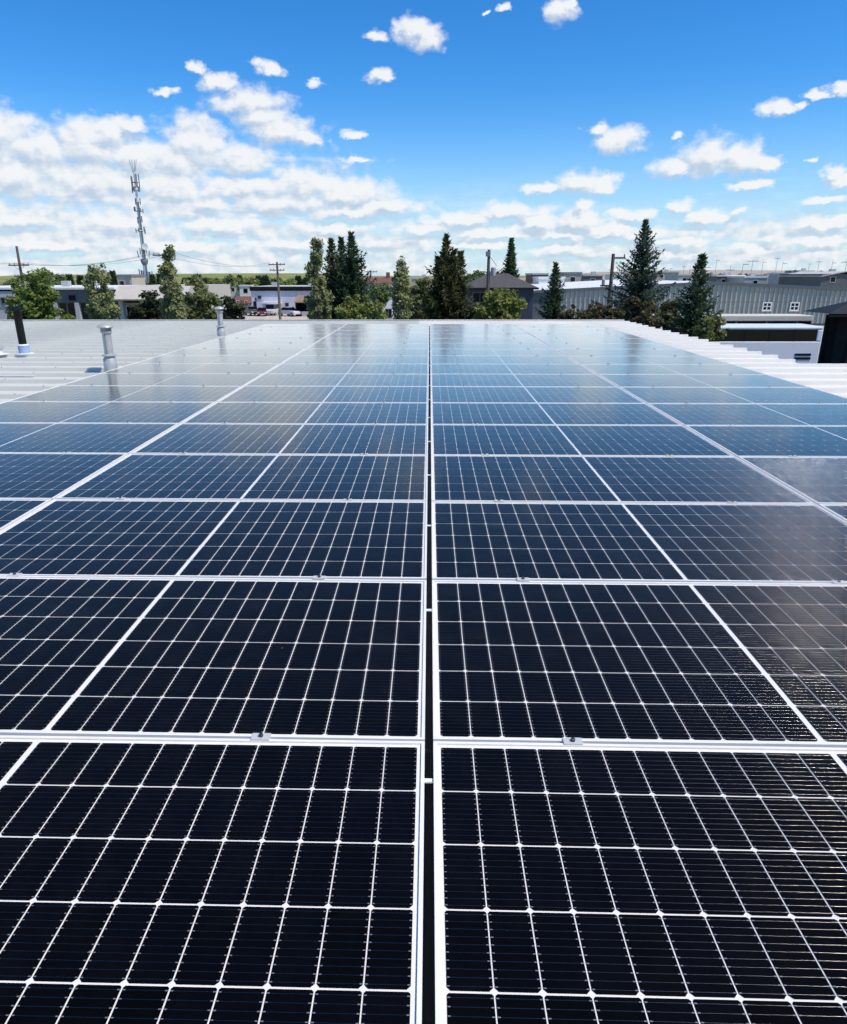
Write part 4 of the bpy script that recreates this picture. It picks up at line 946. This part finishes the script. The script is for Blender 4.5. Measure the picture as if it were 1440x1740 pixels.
def far_blocks():
    """Roofs and blocks of the town behind, each a building of its own."""
    spec = [  # px0, px1, top, Y, depth, wall, roof, label
        (958, 986, 462, 150, 10, 'beige', 'galv_dark', 'beige box building beyond the small narrow spruce'),
        (990, 1022, 466, 165, 9, 'grey_fascia', 'roof_membrane', 'low grey block right of the beige box building'),
        (905, 930, 464, 155, 12, 'brick', 'roof_membrane', 'brown brick block behind the dark hip roof'),
        (915, 958, 470, 140, 8, 'white_paint', 'white_paint', 'white low building behind the small narrow spruce'),
        (1040, 1066, 466, 190, 9, 'white_paint', 'white_paint', 'white block behind the right crossarm pole'),
        (1112, 1150, 461, 240, 12, 'beige', 'roof_membrane', 'pinkish beige block right of the tall blue-green spruce'),
        (1215, 1262, 467, 180, 14, 'grey_fascia', 'white_paint', 'long white-roofed store above the warehouse ridge'),
        (1262, 1300, 469, 170, 10, 'galv', 'white_paint', 'pale grey shed right of the long white-roofed store'),
        (1300, 1338, 466, 200, 12, 'beige', 'white_paint', 'beige hall with white roof above the left window'),
        (1340, 1392, 463, 185, 12, 'pale_wall', 'white_paint', 'broad pale hall above the right window'),
        (1352, 1378, 459, 230, 9, 'white_paint', 'white_paint', 'small white hall at the back of the right skyline'),
        (1392, 1470, 462, 150, 18, 'grey_fascia', 'roof_membrane', 'dark grey gabled hall at the right frame edge'),
        (1150, 1215, 466, 210, 12, 'pale_wall', 'roof_membrane', 'pale hall behind the top of the slender dark spruce'),
        (700, 728, 471, 170, 9, 'beige', 'roof_membrane', 'beige block behind the olive tree'),
        (385, 408, 483, 210, 8, 'cream', 'white_paint', 'cream shed in the field below the hill'),
        (408, 428, 484, 190, 8, 'white_paint', 'white_paint', 'white shed left of the black roof band'),
        (300, 330, 486, 150, 8, 'beige', 'roof_membrane', 'beige shed behind the wide olive shrub')]
    for (a, b, top, Y, d, wm, rm, lab) in spec:
        x0, x1 = gx(a, Y), gx(b, Y); w = (x1 - x0) / 2; zt = gz(top, Y, a)
        t = thing('town_building', lab, 'building', ((x0 + x1) / 2, Y, 0), 0, 'far town buildings')
        MB().box(-w, w, 0, d, 0, zt - .35).build('wall', MAT[wm], t)
        if 'gabled' in lab:
            MB().prism([(-w - .3, zt - .9), (0, zt), (w + .3, zt - .9), (w + .3, zt - .75), (0, zt + .15), (-w - .3, zt - .75)], 1, -.3, d + .3).build('roof', MAT[rm], t)
        else:
            MB().box(-w - .15, w + .15, -.15, d + .15, zt - .349, zt).build('roof', MAT[rm], t)
        k = max(1, int(w * 2 / 3.2))
        for i in range(k):
            c = -w + (i + .5) * 2 * w / k
            window(t, c - .55, c + .55, 0, zt - 2.0, zt - .9, MAT['white_paint' if wm != 'white_paint' else 'grey_fascia'], bars=0, sill=False)
        if w > 1.8: MB().box(w * .2, w * .2 + 1.0, d * .4, d * .4 + 1, zt, zt + .6).build('roof_unit', MAT['galv'], t)
far_blocks()

# ---------------------------------------------------------------- poles, tower, wires
def pole(px, top, Y, label, arms=(), r=.14, extras=None, group=None):
    x = gx(px, Y); H = gz(top, Y, px)
    t = thing('utility_pole', label, 'utility pole', (x, Y, 0), 0, group)
    MB().cone((0, 0, 0), (0, 0, H), r * 1.15, r * .75, 12).build('post', MAT['wood_pole'], t, smooth=True)
    ends = []
    for (dz, hw, off) in arms:
        z = H - dz
        a = MB().box(off - hw, off + hw, -r - .10, -r * .8, z - .07, z + .07).build('crossarm', MAT['wood_pole'], t)
        for s in (-.92, -.45, .45, .92):
            MB().lathe([(.035, 0), (.05, .05), (.035, .10), (.05, .14), (.02, .18)], 8, at=(off + s * hw, -r * .95, z + .072)).build('insulator', MAT['galv_dark'], a)
            ends.append(Vector((x + off + s * hw, Y - r * .95, z + .25)))
        for s in (-1, 1):
            MB().cone((off + s * hw * .5, -r * .9, z - .07), (0, -r * .9, z - .55), .02, .02, 5).build('brace', MAT['galv_dark'], t)
    if extras: extras(t, H)
    return t, ends

def wire(p, q, label, sag=.5, r=.012):
    cu = bpy.data.curves.new('power_line', 'CURVE'); cu.dimensions = '3D'; cu.bevel_depth = r; cu.bevel_resolution = 1
    s = cu.splines.new('POLY'); n = 16; s.points.add(n)
    for i in range(n + 1):
        u = i / n; v = p.lerp(q, u); s.points[i].co = (v.x, v.y, v.z - 4 * sag * u * (1 - u), 1)
    o = bpy.data.objects.new('tmp', cu); COL.objects.link(o)
    dg = bpy.context.evaluated_depsgraph_get(); me = bpy.data.meshes.new_from_object(o.evaluated_get(dg))
    bpy.data.objects.remove(o)
    me.materials.clear(); me.materials.append(MAT['black_pipe'])
    return tag(link('power_line', me), label, 'cable', 'overhead wires')

def transformer(t, H):
    m = MB().lathe([(.05, 0), (.17, .04), (.17, .55), (.10, .62)], 14, at=(.34, -.05, H - 1.75)).build('transformer', MAT['galv'], t, smooth=True)
    MB().box(.08, .30, -.09, -.01, H - 1.5, H - 1.42).build('bracket', MAT['galv_dark'], t)
    MB().cone((0, -.1, H - .35), (.55, -.1, H - 1.05), .018, .018, 5).build('guy_rod', MAT['galv_dark'], t)
    MB().box(-.22, .1, -.14, .05, H - .45, H - .12).build('cap_block', MAT['galv_dark'], t)
    MB().cone((.70, -.1, H - 1.5), (1.05, -.1, H - 1.15), .03, .03, 6).build('fuse', MAT['galv_dark'], t)
    MB().cone((.15, -.1, H - 1.28), (.98, -.1, H - 1.36), .018, .018, 5).build('standoff', MAT['galv_dark'], t)
def small_arm(t, H):
    MB().box(.1, .85, -.08, .0, H - .34, H - .22).build('arm', MAT['wood_pole'], t)
    MB().lathe([(.04, 0), (.06, .08), (.03, .2)], 8, at=(.78, -.04, H - .218)).build('insulator', MAT['galv_dark'], t)
    MB().box(-.75, -.1, -.08, .0, H - 2.2, H - 2.08).build('arm', MAT['wood_pole'], t)
    MB().lathe([(.05, 0), (.12, .05), (.12, .35), (.05, .4)], 10, at=(-.55, -.04, H - 2.078)).build('insulator', MAT['galv'], t)
def build_poles():
    t1, e1 = pole(42, 418, 82, 'utility pole with crossarm rising above the maple, far left', [(2.0, 1.15, 0), (3.2, .7, 0)], .17)
    t2, e2 = pole(287, 424, 78, 'utility pole with crossarm behind the narrow-topped poplar', [(.55, 1.2, 0)], .13)
    t3, e3 = pole(474, 445, 110, 'utility pole with double crossarm before the white workshop', [(.35, 1.25, 0), (1.15, 1.1, 0)], .18)
    t4, e4 = pole(631, 459, 150, 'small far utility pole left of the white house roof', [(.3, 1.3, 0)], .17)
    t5, e5 = pole(829, 424, 52, 'bare utility pole with small transformer before the dark hip roof', [], .135, transformer)
    t6, e6 = pole(1037, 431, 53, 'utility pole with short side arms left of the tall spruce', [], .15, small_arm)
    for i, (a, b) in enumerate(((0, 0), (1, 1), (3, 3))):
        wire(e1[a], e2[b], ['upper left wire between the two left poles', 'second wire between the two left poles', 'outer wire between the two left poles'][i], .7)
    for i, k in enumerate((0, 3)):
        wire(e2[k], e3[k], ['wire from the left crossarm pole to the workshop pole, left end', 'wire from the left crossarm pole to the workshop pole, right end'][i], .9)
        wire(e1[k] + Vector((-60, -8, .5)), e1[k], ['wire leaving the frame at far left, left end', 'wire leaving the frame at far left, right end'][i], .9)
build_poles()

def cell_tower():
    Y = 190.0; x = gx(252, Y); H = gz(272, Y, 228)
    t = thing('cell_tower', 'tall white monopole cell tower bristling with antennas, left', 'tower', (x, Y, 0))
    MB().cone((0, 0, 0), (0, 0, H * .70), .60, .34, 20).build('mast', MAT['steel_white'], t, smooth=True)
    MB().cone((0, 0, H * .70), (0, 0, H - 2.0), .32, .18, 16).build('mast', MAT['steel_white'], t, smooth=True)
    MB().cone((.62, -.6, 3), (.42, -.42, H * .72), .16, .12, 8).build('cable_run', MAT['galv_dark'], t)
    rnd = random.Random(2)
    def ring(z, rad, n, ph, hgt, w=.32, m='galv_dark'):
        rad *= .82; w *= .8; r = MB()
        for k in range(n):
            a = 6.283 * k / n + ph; b = 6.283 * (k + 1) / n + ph
            r.cone((rad * math.cos(a), rad * math.sin(a), z), (rad * math.cos(b), rad * math.sin(b), z), .07, .07, 5)
            r.cone((0, 0, z), (rad * math.cos(a), rad * math.sin(a), z), .07, .07, 5)
        f = r.build('antenna_ring', MAT['galv_dark'], t)
        for k in range(n):
            a = 6.283 * k / n + ph; px, py = rad * math.cos(a), rad * math.sin(a)
            m_ = MB().box(-w / 2, w / 2, -.11, .11, -hgt / 2, hgt / 2)
            o = m_.build('antenna_panel', MAT[m], f); o.location = (px, py, z + rnd.uniform(-.2, .5)); o.rotation_euler = (0, 0, a + 1.5708)
    ring(H - 5.0, 1.15, 5, .3, 3.0, .38); ring(H - 6.8, 1.1, 5, .8, 1.2, .36); ring(H - 9.5, .8, 3, .2, 1.5, .3)
    ring(H - 11.6, 1.3, 5, .5, 1.0, .36); ring(H - 13.6, .7, 3, .1, 1.5, .3); ring(H - 16.2, 1.4, 5, .9, 1.0, .34)
    ring(H - 21.0, .9, 4, .4, 1.6, .4); ring(gz(478, Y, 250) + 1.0, 1.9, 6, .2, 3.0, .45, 'galv_dark')
    z = H - 24.6
    MB().lathe([(.45, 0), (.75, .5), (.95, 1.2), (.85, 1.6), (.4, 1.7)], 14, at=(0, 0, z)).build('radome', MAT['galv_dark'], t, smooth=True)
    for s, dx in ((1, 1.5), (-1, -1.2)): MB().cone((dx, -.4, z + 2.0), (dx * 1.15, -.4, z + 3.6), .12, .12, 6).build('whip_antenna', MAT['galv_dark'], t)
    for dx in (-.9, -.3, .45, .95): MB().cone((dx * .3, 0, H - 2.6), (dx, 0, H + .2), .07, .05, 6).build('whip_antenna', MAT['galv_dark'], t)
    d = MB().lathe([(.15, 0), (.75, .25), (.8, .42), (.1, .30)], 16).build('dish_antenna', MAT['steel_white'], t, smooth=True)
    d.location = (.7, -.6, H - 20); d.rotation_euler = (R(90), 0, R(30))
cell_tower()

def far_masts():
    rnd = random.Random(17)
    for k in range(17):
        px = 1135 + k * 19.3 + rnd.uniform(-6, 6); Y = rnd.uniform(190, 330); top = rnd.uniform(438, 456)
        x = gx(px, Y); H = gz(top, Y, px)
        t = thing('lamp_mast', 'thin far mast standing on the right skyline, %s from left' % (['first'] + ORD[1:])[k], 'mast', (x, Y, 0), 0, 'far masts on the right skyline')
        MB().cone((0, 0, 0), (0, 0, H), .11, .06, 8).build('post', MAT['galv'], t)
        w = rnd.uniform(.6, 1.7)
        MB().box(-w * (k % 2), w, -.08, .08, H - .3 - (k % 3) * .5, H - .14 - (k % 3) * .5).build('arm', MAT['galv_dark'], t)
far_masts()

# ---------------------------------------------------------------- vehicles in the workshop yard
def car(px, Y, label, color, kind='car', rz=0.0, s=1.0, cat='car'):
    t = thing('parked_car' if kind == 'car' else 'parked_van', label, cat, (gx(px, Y), Y, 0), rz, 'vehicles parked at the workshop')
    p = mat('car_paint', color, rough=.3, spec=.6)
    W = .88; L = 2.15
    if kind == 'car': prof = [(-L, .35), (L, .35), (L, .72), (L * .92, .86), (L * .45, .95), (-L * .62, .98), (-L, .88)]; cab = [(L * .42, .94), (L * .10, 1.42), (-L * .42, 1.45), (-L * .70, .97)]
    else: prof = [(-L * 1.1, .4), (L * 1.1, .4), (L * 1.1, .95), (L * .9, 1.12), (-L * 1.1, 1.12)]; cab = [(L * .88, 1.11), (L * .62, 1.9), (-L * 1.08, 1.98), (-L * 1.1, 1.11)]
    bevel(MB().prism(prof, 1, -W, W).build('body', p, t), .06, 2)
    bevel(MB().prism(cab, 1, -W * .88, W * .88).build('cabin', MAT['dark_glass'], t), .05, 2)
    q = [(a * .80 + (cab[1][0] + cab[2][0]) / 2 * .2, z) for a, z in (cab[1], cab[2])]
    MB().box(min(q[0][0], q[1][0]), max(q[0][0], q[1][0]), -W * .86, W * .86, cab[1][1] - .02, cab[2][1] + .03).build('roof', p, t)
    for x in (-L * .62, L * .64):
        for y in (-1, 1):
            w = MB().cone((x, y * W * 1.01, .33), (x, y * W * .75, .33), .33, .33, 18).build('wheel', MAT['black_pipe'], t)
            MB().cone((x, y * W * 1.03, .33), (x, y * W * 1.012, .33), .19, .19, 12).build('rim', MAT['galv'], w)
    for y in (-1, 1): MB().box(L * 1.0 if kind == 'car' else L * 1.1, (L if kind == 'car' else L * 1.1) + .02, y * W * .7 - .16, y * W * .7 + .16, .58, .72).build('headlight', MAT['white_paint'], t)
    t.scale = (s, s, s); return t
car(427, 123, 'dark car parked at the left corner of the workshop', (.015, .016, .022), rz=R(-60))
car(444, 122, 'small red car parked left of the workshop canopy', (.13, .03, .028), rz=R(-80), s=.9)
car(462, 124, 'white van parked under the workshop canopy', (.62, .62, .60), 'van', R(-95), .95, 'van')
car(491, 121, 'white car parked between workshop pole and brown shed', (.60, .60, .60), rz=R(-40))

# ---------------------------------------------------------------- vents on our roof
def roof_point(px, py):
    d = spot(px, py, 10.0) - CAM; k = (ROOF_Z - CAM.z) / d.z; return CAM + d * k
def flue(px, py, top, label, sc=1.0):
    p = roof_point(px, py); H = spot(px, top, p.y).z - ROOF_Z
    t = thing('flue_vent', label, 'vent', (p.x, p.y, ROOF_Z), 0, 'silver flue vents'); s = sc
    MB().lathe([(.16 * s, .0), (.155 * s, .012), (.092 * s, .03), (.088 * s, H * .30), (.06 * s, H * .345)], 28).build('base_cone', MAT['galv'], t, smooth=True)
    MB().lathe([(.062 * s, H * .346), (.098 * s, H * .352), (.10 * s, H * .375), (.062 * s, H * .392)], 28).build('storm_collar', MAT['galv'], t, smooth=True)
    MB().lathe([(.060 * s, H * .393), (.060 * s, H * .80)], 28).build('pipe', MAT['galv'], t, smooth=True)
    MB().box(-.004, .004, -.0655 * s, -.0602 * s, H * .40, H * .79).build('seam', MAT['galv_dark'], t)
    MB().lathe([(.064 * s, H * .801), (.078 * s, H * .82), (.078 * s, H * .845), (.066 * s, H * .86)], 28).build('cap_collar', MAT['galv'], t, smooth=True)
    MB().lathe([(.070 * s, H * .861), (.078 * s, H * .92)], 20).build('cap_screen', MAT['galv_dark'], t, smooth=True)
    MB().lathe([(.085 * s, H * .905), (.112 * s, H * .925), (.100 * s, H * .955), (.055 * s, H * .985), (.010, H)], 28).build('rain_cap', MAT['galv'], t, smooth=True)
    return t
flue(190, 634, 549, 'silver flue vent with rain cap, nearer one at the left panel edge')
flue(377, 574, 520, 'silver flue vent with rain cap, farther one at the left panel edge')
def black_vent():
    p = roof_point(43, 606); H = spot(35, 521, p.y).z - ROOF_Z
    t = thing('vent_pipe', 'black vent pipe in a pale blue sleeve on the grey roof', 'vent', (p.x, p.y, ROOF_Z))
    MB().lathe([(.15, 0.053), (.14, .058), (.095, .062)], 24).build('flashing', MAT['white_rubber'], t, smooth=True)
    MB().lathe([(.088, .0), (.088, H * .22), (.080, H * .225)], 24).build('sleeve', MAT['blue_sleeve'], t, smooth=True)
    MB().lathe([(.090, H * .2255), (.094, H * .235), (.085, H * .255), (.062, H * .258)], 24).build('collar', MAT['white_rubber'], t, smooth=True)
    o = MB().lathe([(.062, H * .259), (.062, H * .90), (.064, H * .905)], 24).build('pipe', MAT['black_pipe'], t, smooth=True)
    MB().lathe([(.066, H * .906), (.125, H * .93), (.13, H * .955), (.06, H * 1.0)], 24).build('cap', MAT['black_pipe'], t, smooth=True)
    t.rotation_euler = (0, R(-.8), 0)
    p = roof_point(-2, 607); H = spot(0, 589, p.y).z - ROOF_Z
    t = thing('vent_stub', 'short white vent stub at the left frame edge', 'vent', (p.x, p.y, ROOF_Z))
    MB().lathe([(.17, .053), (.16, .058), (.10, .062)], 24).build('flashing', MAT['white_rubber'], t, smooth=True)
    MB().lathe([(.075, .02), (.075, H * .8)], 24).build('pipe', MAT['white_rubber'], t, smooth=True)
    MB().lathe([(.078, H * .801), (.10, H * .83), (.10, H * .92), (.04, H)], 24).build('cap', MAT['galv'], t, smooth=True)
black_vent()
def flashing_patches():
    for (a, b, w, lab) in ((110, 606, .5, 'pale flashing strip right of the black vent pipe'), (18, 640, .35, 'pale patch on the grey roof below the blue sleeve')):
        p = roof_point(a, b); o = MB().box(-w, w, -.06, .06, .0, .004).build('roof_patch', MAT['white_rubber']); o.location = (p.x, p.y, ROOF_Z + .012); tag(o, lab, 'roof patch')
flashing_patches()
